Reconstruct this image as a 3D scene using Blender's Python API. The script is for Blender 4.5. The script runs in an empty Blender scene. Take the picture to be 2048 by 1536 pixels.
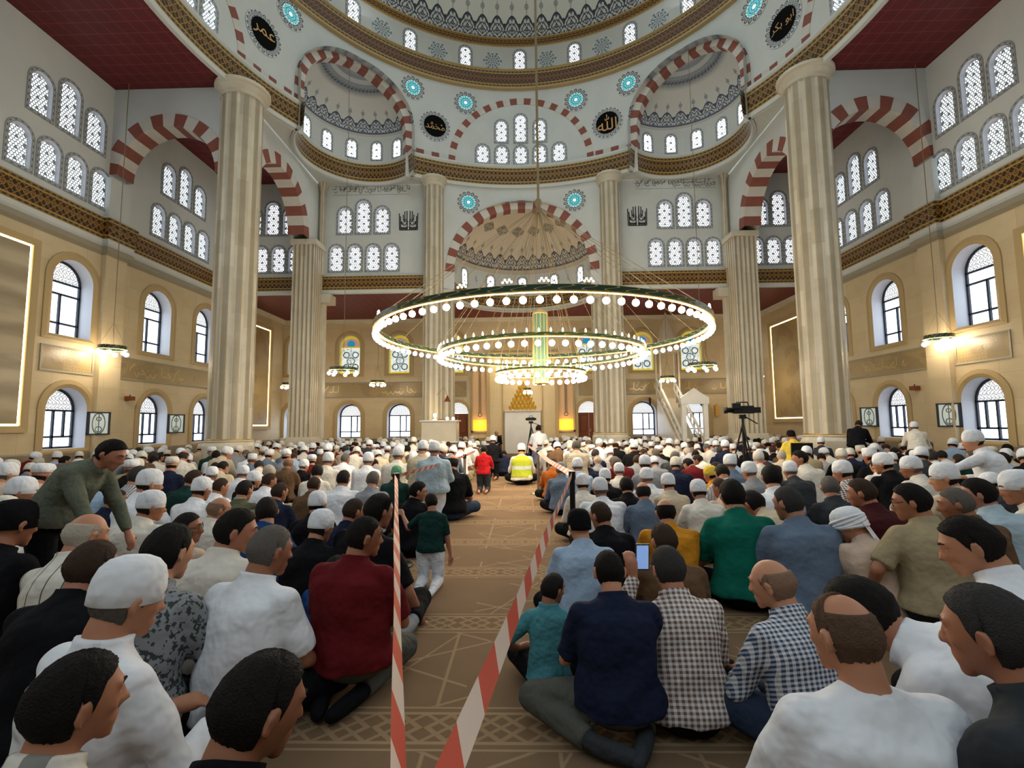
import bpy, bmesh, math, random
import numpy as np
from math import sin, cos, pi, radians, sqrt, atan2
from mathutils import Vector, Matrix
from mathutils.geometry import tessellate_polygon

SC = bpy.context.scene
COL = SC.collection
random.seed(7)
rng = np.random.default_rng(7)

# ------------------------------------------------------------------ camera
EYE = 1.35                      # the photographer sits/kneels among the rows
F_PX = 955.0
CAM_R = Matrix(((0.99964093, 0.02503091, -0.00956378),
                (0.01167298, -0.08552229, 0.99626788),
                (-0.02411958, 0.99602178, 0.08578377)))   # rows: right, up, forward
cam_d = bpy.data.cameras.new('camera')
cam_d.sensor_fit = 'HORIZONTAL'
cam_d.sensor_width = 36.0
cam_d.lens = F_PX / 2048 * 36.0
cam_d.clip_start, cam_d.clip_end = 0.05, 300
cam = bpy.data.objects.new('camera', cam_d)
COL.objects.link(cam)
m3 = Matrix((CAM_R[0], CAM_R[1], -Vector(CAM_R[2]))).transposed()
cam.matrix_world = Matrix.Translation((0, 0, EYE)) @ m3.to_4x4()
SC.camera = cam

def ray(px, py):
    return CAM_R.transposed() @ Vector(((px - 1024) / F_PX, -(py - 768) / F_PX, 1.0))

def spot_at(px, py, z):
    """floor-plan point of something seen at a pixel of the photograph, known to be at height z"""
    d = ray(px, py)
    t = (z - EYE) / d.z
    return Vector((d.x * t, d.y * t, z))

# ------------------------------------------------------------------ world, lights, exposure
SC.view_settings.view_transform = 'Standard'
SC.view_settings.look = 'None'
SC.view_settings.gamma = 1.0
SC.view_settings.exposure = -0.12
w = bpy.data.worlds.new('sky')
SC.world = w
w.use_nodes = True
bg = w.node_tree.nodes['Background']
bg.inputs[0].default_value = (0.86, 0.93, 1.0, 1)
bg.inputs[1].default_value = 4.0

def area_light(name, loc, rot, sx, sy, power, col):
    l = bpy.data.lights.new(name, 'AREA')
    l.shape = 'RECTANGLE'
    l.size, l.size_y, l.energy, l.color = sx, sy, power, col
    o = bpy.data.objects.new(name, l)
    o.location, o.rotation_euler = loc, rot
    COL.objects.link(o)
    return o

# daylight entering by the big windows of the rear half of the hall, behind the photographer
area_light('rear_window_daylight', (0, -3.4, 9.0), (radians(58), 0, 0), 15, 4, 370, (0.72, 0.87, 1.0))
area_light('side_window_daylight', (-11.2, 4.0, 8.6), (0, radians(-70), 0), 2.4, 9, 300, (0.85, 0.93, 1.0))
area_light('side_window_daylight', (10.9, 4.0, 8.6), (0, radians(70), 0), 2.4, 9, 300, (0.85, 0.93, 1.0))
# daylight of the window ring under the dome
area_light('dome_window_daylight', (0.0, 10.4, 17.3), (0, 0, 0), 11, 11, 430, (0.80, 0.95, 1.0))
area_light('dome_window_daylight', (0.0, 10.4, 16.6), (pi, 0, 0), 12, 12, 260, (0.88, 0.96, 1.0))

# ------------------------------------------------------------------ node helpers
def lin(c):
    return tuple((x / 12.92 if x <= 0.04045 else ((x + 0.055) / 1.055) ** 2.4) for x in c)

def rgb(r, g, b):
    return lin((r / 255, g / 255, b / 255)) + (1.0,)

class S:
    """a shader value with arithmetic"""
    def __init__(s, nt, k): s.nt, s.k = nt, k
    def op(s, o, b=None, c=None):
        n = s.nt.nodes.new('ShaderNodeMath'); n.operation = o
        for i, x in enumerate((s, b, c)):
            if x is None: continue
            if isinstance(x, S): s.nt.links.new(x.k, n.inputs[i])
            else: n.inputs[i].default_value = x
        return S(s.nt, n.outputs[0])
    def __add__(s, b): return s.op('ADD', b)
    __radd__ = __add__
    def __sub__(s, b): return s.op('SUBTRACT', b)
    def __rsub__(s, b): return (s * -1.0) + b
    def __mul__(s, b): return s.op('MULTIPLY', b)
    __rmul__ = __mul__
    def __truediv__(s, b): return s.op('DIVIDE', b)
    def __lt__(s, b): return s.op('LESS_THAN', b)
    def __gt__(s, b): return s.op('GREATER_THAN', b)
    def sin(s): return s.op('SINE')
    def cos(s): return s.op('COSINE')
    def abs(s): return s.op('ABSOLUTE')
    def mod(s, b): return s.op('FLOORED_MODULO', b)
    def floor(s): return s.op('FLOOR')
    def sqrt(s): return s.op('SQRT')
    def pow(s, b): return s.op('POWER', b)
    def min(s, b): return s.op('MINIMUM', b)
    def max(s, b): return s.op('MAXIMUM', b)
    def atan2(s, b): return s.op('ARCTAN2', b)

def hyp(a, b): return (a * a + b * b).sqrt()
def inv(a): return 1.0 - a

class Mat:
    def __init__(s, name, rough=0.7, spec=0.3):
        s.m = bpy.data.materials.new(name); s.m.use_nodes = True
        s.nt = s.m.node_tree
        s.b = s.nt.nodes['Principled BSDF']
        s.b.inputs['Roughness'].default_value = rough
        s.b.inputs['Specular IOR Level'].default_value = spec
        s._uv = None
    def uv(s):
        if s._uv is None:
            t = s.nt.nodes.new('ShaderNodeTexCoord'); x = s.nt.nodes.new('ShaderNodeSeparateXYZ')
            s.nt.links.new(t.outputs['UV'], x.inputs[0])
            s._uv = S(s.nt, x.outputs[0]), S(s.nt, x.outputs[1])
        return s._uv
    def coord(s, which='Object'):
        t = s.nt.nodes.new('ShaderNodeTexCoord'); return t.outputs[which]
    def xyz(s, which='Object'):
        x = s.nt.nodes.new('ShaderNodeSeparateXYZ'); s.nt.links.new(s.coord(which), x.inputs[0])
        return [S(s.nt, o) for o in x.outputs]
    def noise(s, scale, detail=3, which='Object', vec=None, rough=0.55):
        n = s.nt.nodes.new('ShaderNodeTexNoise'); n.inputs['Scale'].default_value = scale
        n.inputs['Detail'].default_value = detail; n.inputs['Roughness'].default_value = rough
        s.nt.links.new(vec or s.coord(which), n.inputs['Vector'])
        return S(s.nt, n.outputs['Fac'])
    def vec(s, a, b, c=0.0):
        n = s.nt.nodes.new('ShaderNodeCombineXYZ')
        for i, x in enumerate((a, b, c)):
            if isinstance(x, S): s.nt.links.new(x.k, n.inputs[i])
            else: n.inputs[i].default_value = x
        return n.outputs[0]
    def mix(s, fac, a, b):
        n = s.nt.nodes.new('ShaderNodeMix'); n.data_type = 'RGBA'
        for sock, x in ((n.inputs[0], fac), (n.inputs[6], a), (n.inputs[7], b)):
            if isinstance(x, S): s.nt.links.new(x.k, sock)
            elif isinstance(x, bpy.types.NodeSocket): s.nt.links.new(x, sock)
            else: sock.default_value = x
        return n.outputs[2]
    def base(s, x):
        k = s.b.inputs['Base Color']
        if isinstance(x, bpy.types.NodeSocket): s.nt.links.new(x, k)
        else: k.default_value = x
        return s
    def rough(s, x):
        s.nt.links.new(x.k, s.b.inputs['Roughness']); return s
    def metal(s, x):
        k = s.b.inputs['Metallic']
        if isinstance(x, S): s.nt.links.new(x.k, k)
        else: k.default_value = x
        return s
    def emit(s, col, strength):
        k = s.b.inputs['Emission Color']
        if isinstance(col, bpy.types.NodeSocket): s.nt.links.new(col, k)
        else: k.default_value = col
        k = s.b.inputs['Emission Strength']
        if isinstance(strength, S): s.nt.links.new(strength.k, k)
        else: k.default_value = strength
        return s
    def bump(s, h, dist=0.01, strength=0.5):
        n = s.nt.nodes.new('ShaderNodeBump'); n.inputs['Distance'].default_value = dist
        n.inputs['Strength'].default_value = strength
        s.nt.links.new(h.k, n.inputs['Height']); s.nt.links.new(n.outputs[0], s.b.inputs['Normal'])
        return s

def flat(name, c, rough=0.7, metal=0.0, emit=None, spec=0.3):
    m = Mat(name, rough, spec); m.base(c)
    if metal: m.metal(metal)
    if emit: m.emit(c, emit)
    return m.m

# ------------------------------------------------------------------ materials
M = {}
WHITE = rgb(205, 203, 194)
def mk_plaster():
    m = Mat('white_plaster', 0.85, 0.15); n = m.noise(1.3, 4)
    m.base(m.mix(n, rgb(188, 191, 186), rgb(204, 207, 203))); return m.m
M['plaster'] = mk_plaster()
M['reveal'] = flat('window_reveal_plaster', rgb(200, 202, 210), 0.8)

def mk_beige():
    m = Mat('beige_marble_cladding', 0.45, 0.35); u, v = m.uv()
    fu = u / 1.45; row = (v / 0.62).floor(); fx = (fu + row * 0.5)
    jx = ((fx.mod(1.0)) < 0.008).max((v / 0.62).mod(1.0) < 0.014)
    wn = m.nt.nodes.new('ShaderNodeTexWhiteNoise'); wn.noise_dimensions = '2D'
    m.nt.links.new(m.vec(fx.floor(), row), wn.inputs['Vector'])
    n = m.noise(1.6, 6, vec=m.vec(u, v * 1.6, S(m.nt, wn.outputs['Value']) * 0.6))
    f = n * 0.75 + S(m.nt, wn.outputs['Value']) * 0.3 - 0.1
    c = m.mix(f, rgb(184, 164, 126), rgb(216, 198, 162))
    m.base(m.mix(jx * 0.35, c, rgb(140, 118, 84))); return m.m
M['beige'] = mk_beige()
M['beige_trim'] = flat('beige_stone_moulding', rgb(176, 152, 108), 0.55)
M['grey_trim'] = flat('grey_stone_moulding', rgb(150, 142, 122), 0.6)

def mk_pillar():
    m = Mat('fluted_marble', 0.4, 0.4); u, v = m.uv()      # u counts flutes, v metres up
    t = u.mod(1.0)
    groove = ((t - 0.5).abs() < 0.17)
    edge = (((t - 0.5).abs() - 0.205).abs() < 0.028)
    blk = (v / 0.95 + u.floor() * 0.37).floor()
    wn = m.nt.nodes.new('ShaderNodeTexWhiteNoise'); wn.noise_dimensions = '2D'
    m.nt.links.new(m.vec(blk, u.floor()), wn.inputs['Vector'])
    n = m.noise(3.0, 6)
    f = n * 0.55 + S(m.nt, wn.outputs['Value']) * 0.55 - 0.05
    c = m.mix(f, rgb(168, 160, 138), rgb(212, 204, 184))
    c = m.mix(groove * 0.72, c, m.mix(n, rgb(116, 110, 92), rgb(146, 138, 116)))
    c = m.mix(edge * 0.85, c, rgb(168, 128, 52))
    m.base(c); return m.m
M['pillar'] = mk_pillar()
def mk_stone(name, a, b):
    m = Mat(name, 0.4, 0.4); m.base(m.mix(m.noise(2.2, 6), a, b)); return m.m
M['marble'] = mk_stone('cream_marble', rgb(178, 168, 144), rgb(214, 206, 186))
M['white_marble'] = mk_stone('white_marble', rgb(206, 204, 196), rgb(232, 230, 224))
M['wainscot'] = mk_stone('grey_brown_marble', rgb(108, 92, 72), rgb(150, 136, 112))

def mk_redceil():
    m = Mat('dark_red_coffered_panels', 0.5, 0.3); u, v = m.uv()
    g = ((u / 0.34).mod(1.0) < 0.07).max((v / 0.34).mod(1.0) < 0.07)
    g2 = ((u / 0.34 + 0.5).mod(1.0) < 0.03).max((v / 0.34 + 0.5).mod(1.0) < 0.03)
    c = m.mix(m.noise(2.0, 3), rgb(86, 24, 27), rgb(106, 34, 36))
    c = m.mix(g * 0.7, c, rgb(134, 58, 52)); c = m.mix(g2 * 0.4, c, rgb(66, 14, 16))
    m.base(c); return m.m
M['redceil'] = mk_redceil()

def mk_goldband(name, dark, gold, per=0.17, brown=0.0):
    m = Mat(name, 0.45, 0.4); u, v = m.uv()     # u metres, v 0..1 over the height
    k = 2.0 / per
    w_ = v * (0.62 / per * 2.0)
    a = ((u * k + w_) * (pi / 2)).sin().abs(); b = ((u * k - w_) * (pi / 2)).sin().abs()
    l = (a < 0.26).max(b < 0.26)
    cu = (u / per).mod(1.0) - 0.5; cv = (v - 0.5) * (0.62 / per)
    r = hyp(cu, cv); ring = ((r - 0.30).abs() < 0.07)
    st = ((cu.abs() + cv.abs()) < 0.14)
    pat = l.max(ring).max(st)
    mid = ((v - 0.5).abs() < 0.30)
    line = (((v - 0.5).abs() - 0.325).abs() < 0.025).max(((v - 0.5).abs() > 0.47))
    dash = ((u / 0.16).mod(1.0) < 0.6) * (((v - 0.5).abs() - 0.41).abs() < 0.03)
    c = m.mix(pat, dark, gold)
    c = m.mix(inv(mid), c, rgb(120, 100, 56)); c = m.mix(dash, c, rgb(44, 36, 26)); c = m.mix(line, c, rgb(176, 138, 62))
    m.base(c); return m.m
M['goldband'] = mk_goldband('gold_arabesque_band', rgb(46, 30, 14), rgb(146, 108, 44))
M['domeband'] = mk_goldband('brown_gold_script_band', rgb(64, 38, 20), rgb(120, 82, 40), 0.16)

def mk_voussoir():
    m = Mat('red_and_white_voussoirs', 0.7, 0.2); u, v = m.uv()
    a = u.mod(2.0) < 1.0
    c = m.mix(m.noise(4, 4), rgb(186, 182, 172), rgb(206, 203, 195))
    m.base(m.mix(a, c, m.mix(m.noise(5, 3), rgb(126, 74, 62), rgb(142, 88, 76)))); return m.m
M['voussoir'] = mk_voussoir()

def mk_lattice(name, strength, tint, dense=0.062):
    m = Mat(name, 0.8, 0.1); u, v = m.uv()
    s = 1.0 / dense
    px, py = u * s + 0.5, v * s
    ax = px.mod(1.0) - 0.5; ay = py.mod(1.7320508) - 0.8660254
    bx = (px - 0.5).mod(1.0) - 0.5; by = (py - 0.8660254).mod(1.7320508) - 0.8660254
    sel = (ax * ax + ay * ay) < (bx * bx + by * by)
    gx = (ax * sel + bx * inv(sel)).abs(); gy = (ay * sel + by * inv(sel)).abs()
    d = gx.max(gx * 0.5 + gy * 0.8660254)
    cell = d < 0.35
    vm = (v + 0.02).mod(0.27) - 0.135
    dot = hyp(u, vm) < 0.042
    vm2 = (v + 0.155).mod(0.27) - 0.135
    side = hyp(u.abs() - 0.205, vm2) < 0.055
    vm3 = (v + 0.05).mod(0.54) - 0.27
    on = cell * inv(dot) * inv(side)
    m.base(m.mix(on, rgb(150, 156, 160), rgb(230, 240, 250)))
    m.emit(tint, on * strength); return m.m
M['lattice'] = mk_lattice('pierced_plaster_window', 2.2, (0.80, 0.93, 1.0, 1), 0.078)
M['lattice_far'] = mk_lattice('pierced_plaster_window_bright', 2.8, (0.92, 0.94, 1.0, 1), 0.085)
M['lattice_vault'] = mk_lattice('pierced_vault_window', 7.0, (0.86, 0.95, 1.0, 1), 0.085)

def mk_border():
    m = Mat('painted_window_border', 0.8, 0.15); u, v = m.uv()
    l = ((v - 0.18).abs() < 0.06).max((v - 0.86).abs() < 0.05)
    d = ((u / 0.17).mod(1.0) < 0.42) * ((v - 0.45).abs() < 0.10)
    c = m.mix(l * 0.7, rgb(164, 168, 168), rgb(92, 98, 104))
    m.base(m.mix(d, c, rgb(58, 62, 66))); return m.m
M['border'] = mk_border()

def orn(u, v, k=1.0):
    """filigree of curling lines"""
    a = (u * (6 * pi) * k + (v * (5 * pi) * k).sin() * 2.2).sin().abs()
    b = (v * (6 * pi) * k + (u * (6 * pi) * k).cos() * 2.0).sin().abs()
    return (a < 0.42).max(b < 0.36)

def mk_dome(name, base_a, base_b, ink, v0, vs, ht, medal=None, medal_n=12, rows=True, dots=None):
    """u counts crestings round the dome, v runs 0..1 from springing to crown"""
    m = Mat(name, 0.8, 0.15); u, v = m.uv()
    t = u.mod(1.0) - 0.5; c2 = (t * pi).cos()
    t2 = (u + 0.5).mod(1.0) - 0.5
    top = vs + ht * (0.45 + 0.55 * c2.abs().pow(0.8))
    top2 = vs + ht * (0.30 + 0.38 * (t2 * pi).cos().abs())
    inside = (v > vs) * ((v < top).max(v < top2))
    edge = inside * ((v > (top - ht * 0.12)).max(v < vs + ht * 0.08))
    f = orn(t.abs() + 0.13, v / ht, 0.62)
    dark = inside * (f.max(edge))
    fin = hyp(t * 0.9, (v - (vs + ht * 1.32)) / (ht * 1.0)) < 0.13
    stem = (t.abs() < 0.03) * (v > vs + ht) * (v < vs + ht * 1.55)
    band = (v > v0) * (v < vs) * (((v - v0) / (vs - v0) * 9.0).mod(1.0) < 0.45)
    ink_f = dark * 0.9 + (fin.max(stem)) * 0.5 * inv(inside) + band * 0.45
    halo = inside * 0.45
    c = m.mix(m.noise(0.9, 3), base_a, base_b)
    c = m.mix(halo, c, rgb(170, 178, 188))
    c = m.mix(ink_f.min(1.0), c, ink)
    if medal is not None:
        th = u.mod(1.0) - 0.5
        r = inv(v) / medal
        ed = 1.0 - 0.16 * ((u * pi * medal_n).sin().abs())
        ins = r < ed
        g = orn(u * medal_n * 0.25, r, 0.8)
        rings = ((r - 0.62).abs() < 0.05)
        mf = ins * ((g * 0.8).max(r > 0.9 * ed)) * inv(rings)
        c = m.mix(ins * 0.5, c, rgb(160, 170, 178)); c = m.mix(mf, c, ink)
    if dots is not None:
        v1, n1 = dots
        tt = (u * n1).mod(1.0) - 0.5
        dd = (tt.abs() * 2.2 + (v - v1).abs() / 0.075)
        c = m.mix((dd < 1.0) * (0.35 + 0.65 * orn(tt * 1.3, v * 3.0, 1.0)), c, rgb(96, 92, 84))
    m.base(c); return m.m
M['exedra'] = mk_dome('painted_exedra_vault', rgb(196, 196, 188), rgb(206, 206, 200), rgb(46, 60, 84), 0.02, 0.06, 0.20, 0.50, 12)
M['apse'] = mk_dome('painted_apse_vault', rgb(200, 184, 160), rgb(212, 200, 180), rgb(58, 58, 58), 0.0, 0.06, 0.20, 0.16, 10, dots=(0.55, 0.5))
M['dome'] = mk_dome('painted_dome', rgb(196, 198, 190), rgb(208, 208, 200), rgb(18, 26, 40), 0.0, 0.004, 0.085)

def mk_rosette():
    m = Mat('turquoise_rosette_glass', 0.3, 0.4); u, v = m.uv()
    r = hyp(u, v); a = v.atan2(u)
    pet = (a * 4.0).sin().abs(); pet2 = (a * 4.0 + pi / 2).sin().abs()
    lead = (((r - 0.62).abs() < 0.04).max((r - 0.30).abs() < 0.05)).max((pet < 0.18) * (r > 0.3)).max((r - 0.62 - 0.25 * pet2).abs() < 0.04)
    c = m.mix(r < 0.27, rgb(70, 190, 200), rgb(235, 250, 255))
    c = m.mix((r > 0.72) * (pet2 > 0.5), c, rgb(190, 225, 225))
    c = m.mix(lead, c, rgb(60, 96, 104))
    m.base(c); m.emit(c, 0.55); return m.m
M['rosette'] = mk_rosette()
def mk_petals(name, n, ink, bg_c=None):
    m = Mat(name, 0.8, 0.15); u, v = m.uv()   # u 0..1 round, v 0 inner .. 1 outer
    t = (u * n).mod(1.0) - 0.5
    r = hyp(t * 1.5, (v - 0.42) / 0.75)
    loop = ((r - 0.48).abs() < 0.13); core = r < 0.16
    spike = (t.abs() < 0.06 * inv(v) + 0.02) * (v > 0.6)
    rim = v < 0.1
    f = (loop * (v < 0.9)).max(core).max(spike * 0.6).max(rim)
    m.base(m.mix(f * 0.9, bg_c or rgb(200, 200, 193), ink)); return m.m
M['petals'] = mk_petals('blue_petal_border', 14, rgb(52, 62, 78))
M['petals_big'] = mk_petals('blue_petal_wreath', 22, rgb(58, 74, 98))
def mk_lace():
    m = Mat('blue_lace_roundel', 0.8, 0.15); u, v = m.uv()
    r = hyp(u, v); a = v.atan2(u)
    ed = 0.9 + 0.08 * (a * 6.0).cos()
    f = (r < ed) * ((a * 6.0).sin().abs() * (r * 9.0 + (a * 6.0).cos() * 1.5).sin()).abs().op('LESS_THAN', 0.35)
    m.base(m.mix(f * 0.8, rgb(198, 204, 202), rgb(70, 84, 104))); return m.m
M['lace'] = mk_lace()
M['black_disc'] = flat('black_lacquer', rgb(14, 13, 11), 0.8, spec=0.05)
M['gold_ink'] = flat('gold_lettering', rgb(196, 150, 92), 0.4)
M['wall_gold_ink'] = flat('gilt_wall_lettering', rgb(206, 184, 122), 0.35, 0.3)
M['black_ink'] = flat('black_lettering', rgb(34, 34, 34), 0.7)
M['grey_ink'] = flat('grey_lettering', rgb(118, 118, 114), 0.7)
M['gold'] = flat('brushed_gold', rgb(206, 164, 84), 0.32, 0.85)
M['gold_lit'] = flat('pale_gold_rim', rgb(222, 186, 116), 0.35, 0.6)
M['dark_metal'] = flat('dark_blue_window_frame', rgb(40, 46, 58), 0.5)
M['black_metal'] = flat('black_metal', rgb(14, 14, 15), 0.45)
M['chrome'] = flat('brushed_steel', rgb(168, 160, 150), 0.25, 0.9)
M['cord'] = flat('tan_chain', rgb(132, 116, 84), 0.6)
M['wood'] = flat('reddish_brown_door_wood', rgb(112, 58, 26), 0.45)
M['black_plastic'] = flat('black_plastic', rgb(18, 19, 20), 0.4)
M['bulb'] = flat('lit_globe_bulb', (1.0, 0.86, 0.66, 1), 0.4, 0, 84.0)
M['flame_bulb'] = flat('lit_candle_bulb', (1.0, 0.84, 0.60, 1), 0.4, 0, 10.0)
M['led'] = flat('warm_led_strip', (1.0, 0.80, 0.40, 1), 0.5, 0, 9.0)

def mk_glass():
    m = bpy.data.materials.new('clear_window_glass'); m.use_nodes = True; nt = m.node_tree
    nt.nodes.remove(nt.nodes['Principled BSDF']); o = nt.nodes['Material Output']
    t = nt.nodes.new('ShaderNodeBsdfTransparent'); g = nt.nodes.new('ShaderNodeBsdfGlossy'); mx = nt.nodes.new('ShaderNodeMixShader')
    t.inputs[0].default_value = (0.93, 0.97, 1, 1); g.inputs['Roughness'].default_value = 0.08; mx.inputs[0].default_value = 0.07
    nt.links.new(t.outputs[0], mx.inputs[1]); nt.links.new(g.outputs[0], mx.inputs[2]); nt.links.new(mx.outputs[0], o.inputs[0])
    return m
M['glass'] = mk_glass()
def mk_lunette():
    m = Mat('patterned_lunette_glass', 0.5, 0.3); u, v = m.uv()
    f = orn(u * 2.4, v * 2.4, 0.7)
    m.base(m.mix(f, rgb(236, 240, 246), rgb(150, 150, 146))); m.emit((0.9, 0.95, 1, 1), 0.28 + inv(f) * 0.75); return m.m
M['lunette'] = mk_lunette()
def mk_etched():
    m = Mat('etched_sash_glass', 0.3, 0.4); u, v = m.uv()
    f = ((hyp(u, v * 0.5) - 0.14).abs() < 0.012).max((hyp(u, v - 0.12) - 0.05).abs() < 0.012).max((u.abs() < 0.012) * (v.abs() < 0.3)).max((hyp(u, v + 0.16) - 0.07).abs() < 0.012)
    m.base(m.mix(f, rgb(196, 210, 206), rgb(60, 84, 84))); m.emit((0.75, 0.85, 0.85, 1), inv(f) * 0.16); return m.m
M['etched'] = mk_etched()
def mk_stained():
    m = Mat('stained_glass', 0.4, 0.3); u, v = m.uv()   # u -0.5..0.5 of the width, v 0..1 of the height
    bx = (u.abs() > 0.43).max(v < 0.05)
    hy = (v - 0.70) * 1.9
    arc = (v > 0.70) * (hyp(u, hy) > 0.44)
    border = bx.max(arc).max((v - 0.70).abs() < 0.02)
    disc = hyp(u, hy - 0.16) < 0.19
    uu = u.abs()
    sw = ((hyp(uu - 0.22, (v - 0.50) * 1.9) - 0.14).abs() < 0.03).max((hyp(uu - 0.22, (v - 0.18) * 1.9) - 0.14).abs() < 0.03).max((hyp(uu - 0.02, (v - 0.34) * 1.9) - 0.16).abs() < 0.025).max((uu < 0.015) * (v < 0.7))
    n = m.noise(9, 2, vec=m.vec(u, v * 1.9)); sw = sw.max((n - 0.5).abs() < 0.018)
    c = m.mix(v > 0.70, rgb(236, 244, 240), rgb(190, 150, 140))
    c = m.mix(sw * inv(v > 0.68), c, rgb(70, 96, 110))
    c = m.mix(disc, c, rgb(40, 150, 200))
    c = m.mix(border, c, m.mix(((u + v) * 26.0).mod(1.0) < 0.2, rgb(226, 204, 60), rgb(120, 110, 40)))
    m.base(c); m.emit(c, (v < 0.7) * 0.35 + 0.40); return m.m
M['stained'] = mk_stained()

def mk_carpet():
    m = Mat('tan_prayer_carpet', 0.95, 0.05); u, v = m.uv()   # metres
    per = 1.14
    vv = (v - 2.26 + per / 2).mod(per) - per / 2       # 0 at the middle of a border band
    av = vv.abs()
    band = av < 0.115
    line1 = ((av - 0.105).abs() < 0.010).max((av - 0.150).abs() < 0.007)
    q = (u / 0.235).mod(1.0) - 0.5; qv = vv / 0.20
    dia = ((q.abs() * 1.0 + qv.abs() * 0.9) - 0.42).abs() < 0.075
    cross = ((q.abs() - qv.abs()).abs() < 0.06) * (av < 0.10)
    lace = band * (dia.max(cross))
    # pale star lines between the bands
    z = v - 2.26
    def ln(ang, p, off=0.0, w_=0.0085):
        a = radians(ang); t = (u * cos(a) + z * sin(a) + off)
        return ((t / p).mod(1.0) - 0.5).abs() < w_ / p
    lines = ln(0, 0.57, 0.15).max(ln(62, 0.5034, 0.1))
    lines = lines.max(ln(-62, 0.5034, 0.1)).max(ln(28, 1.07, 0.3, 0.007)).max(ln(-28, 1.07, 0.3, 0.007))
    msk = m.noise(1.1, 0, vec=m.vec(u, z)) > 0.43
    lines = lines * (av > 0.16) * msk
    n = m.noise(260, 2, vec=m.vec(u, v)); n2 = m.noise(2.2, 3, vec=m.vec(u, v))
    c = m.mix(n * 0.6 + n2 * 0.5 - 0.05, rgb(98, 79, 60), rgb(132, 108, 83))
    c = m.mix(band * inv(lace) * 0.2, c, rgb(100, 72, 46))
    c = m.mix((lines * 0.34).max(lace * 0.28).max(line1 * 0.42), c, rgb(182, 156, 120))
    m.base(c); m.bump(n, 0.004, 0.5); return m.m
M['carpet'] = mk_carpet()

def mk_onyx():
    m = Mat('book_matched_stone_panel', 0.3, 0.4); u, v = m.uv()
    n = m.noise(0.8, 6, vec=m.vec(u * 0.5, v * 2.4))
    s = ((v * 9.0 + n * 7.0).sin() * 0.5 + 0.5)
    m.base(m.mix(s * 0.7 + n * 0.3, rgb(142, 128, 104), rgb(190, 176, 146))); return m.m
M['onyx'] = mk_onyx()
def mk_script_panel():
    m = Mat('carved_script_panel', 0.35, 0.4); u, v = m.uv()
    f = orn(u * 2.0, v * 2.2, 0.9) * (m.noise(1.2, 2, vec=m.vec(u, v)) > 0.45)
    m.base(m.mix(f * 0.5, rgb(150, 128, 90), rgb(196, 172, 120))); return m.m
M['script_panel'] = mk_script_panel()
def mk_filigree(name, a, b, em):
    m = Mat(name, 0.4, 0.4); u, v = m.uv()
    f = orn(u * 3.2, v * 3.2, 0.9)
    c = m.mix(f, a, b); m.base(c)
    if em: m.emit(c, em)
    return m.m
M['filigree'] = mk_filigree('pale_carved_mihrab_panel', rgb(176, 144, 84), rgb(236, 222, 184), 0.0)
M['amber_panel'] = mk_filigree('backlit_amber_panel', rgb(230, 140, 20), rgb(255, 200, 60), 1.1)
M['peach_panel'] = mk_filigree('carved_peach_panel', rgb(206, 160, 110), rgb(224, 190, 146), 0.0)
M['muqarnas'] = mk_filigree('gilt_stalactite_vault', rgb(150, 104, 20), rgb(220, 176, 60), 0.12)
def mk_tape():
    m = Mat('red_and_white_barrier_tape', 0.35, 0.4); u, v = m.uv()
    a = (u / 0.30 + v * 0.12).mod(1.0) < 0.5
    m.base(m.mix(a, rgb(226, 206, 190), rgb(208, 92, 70)))
    return m.m
M['tape'] = mk_tape()

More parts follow.
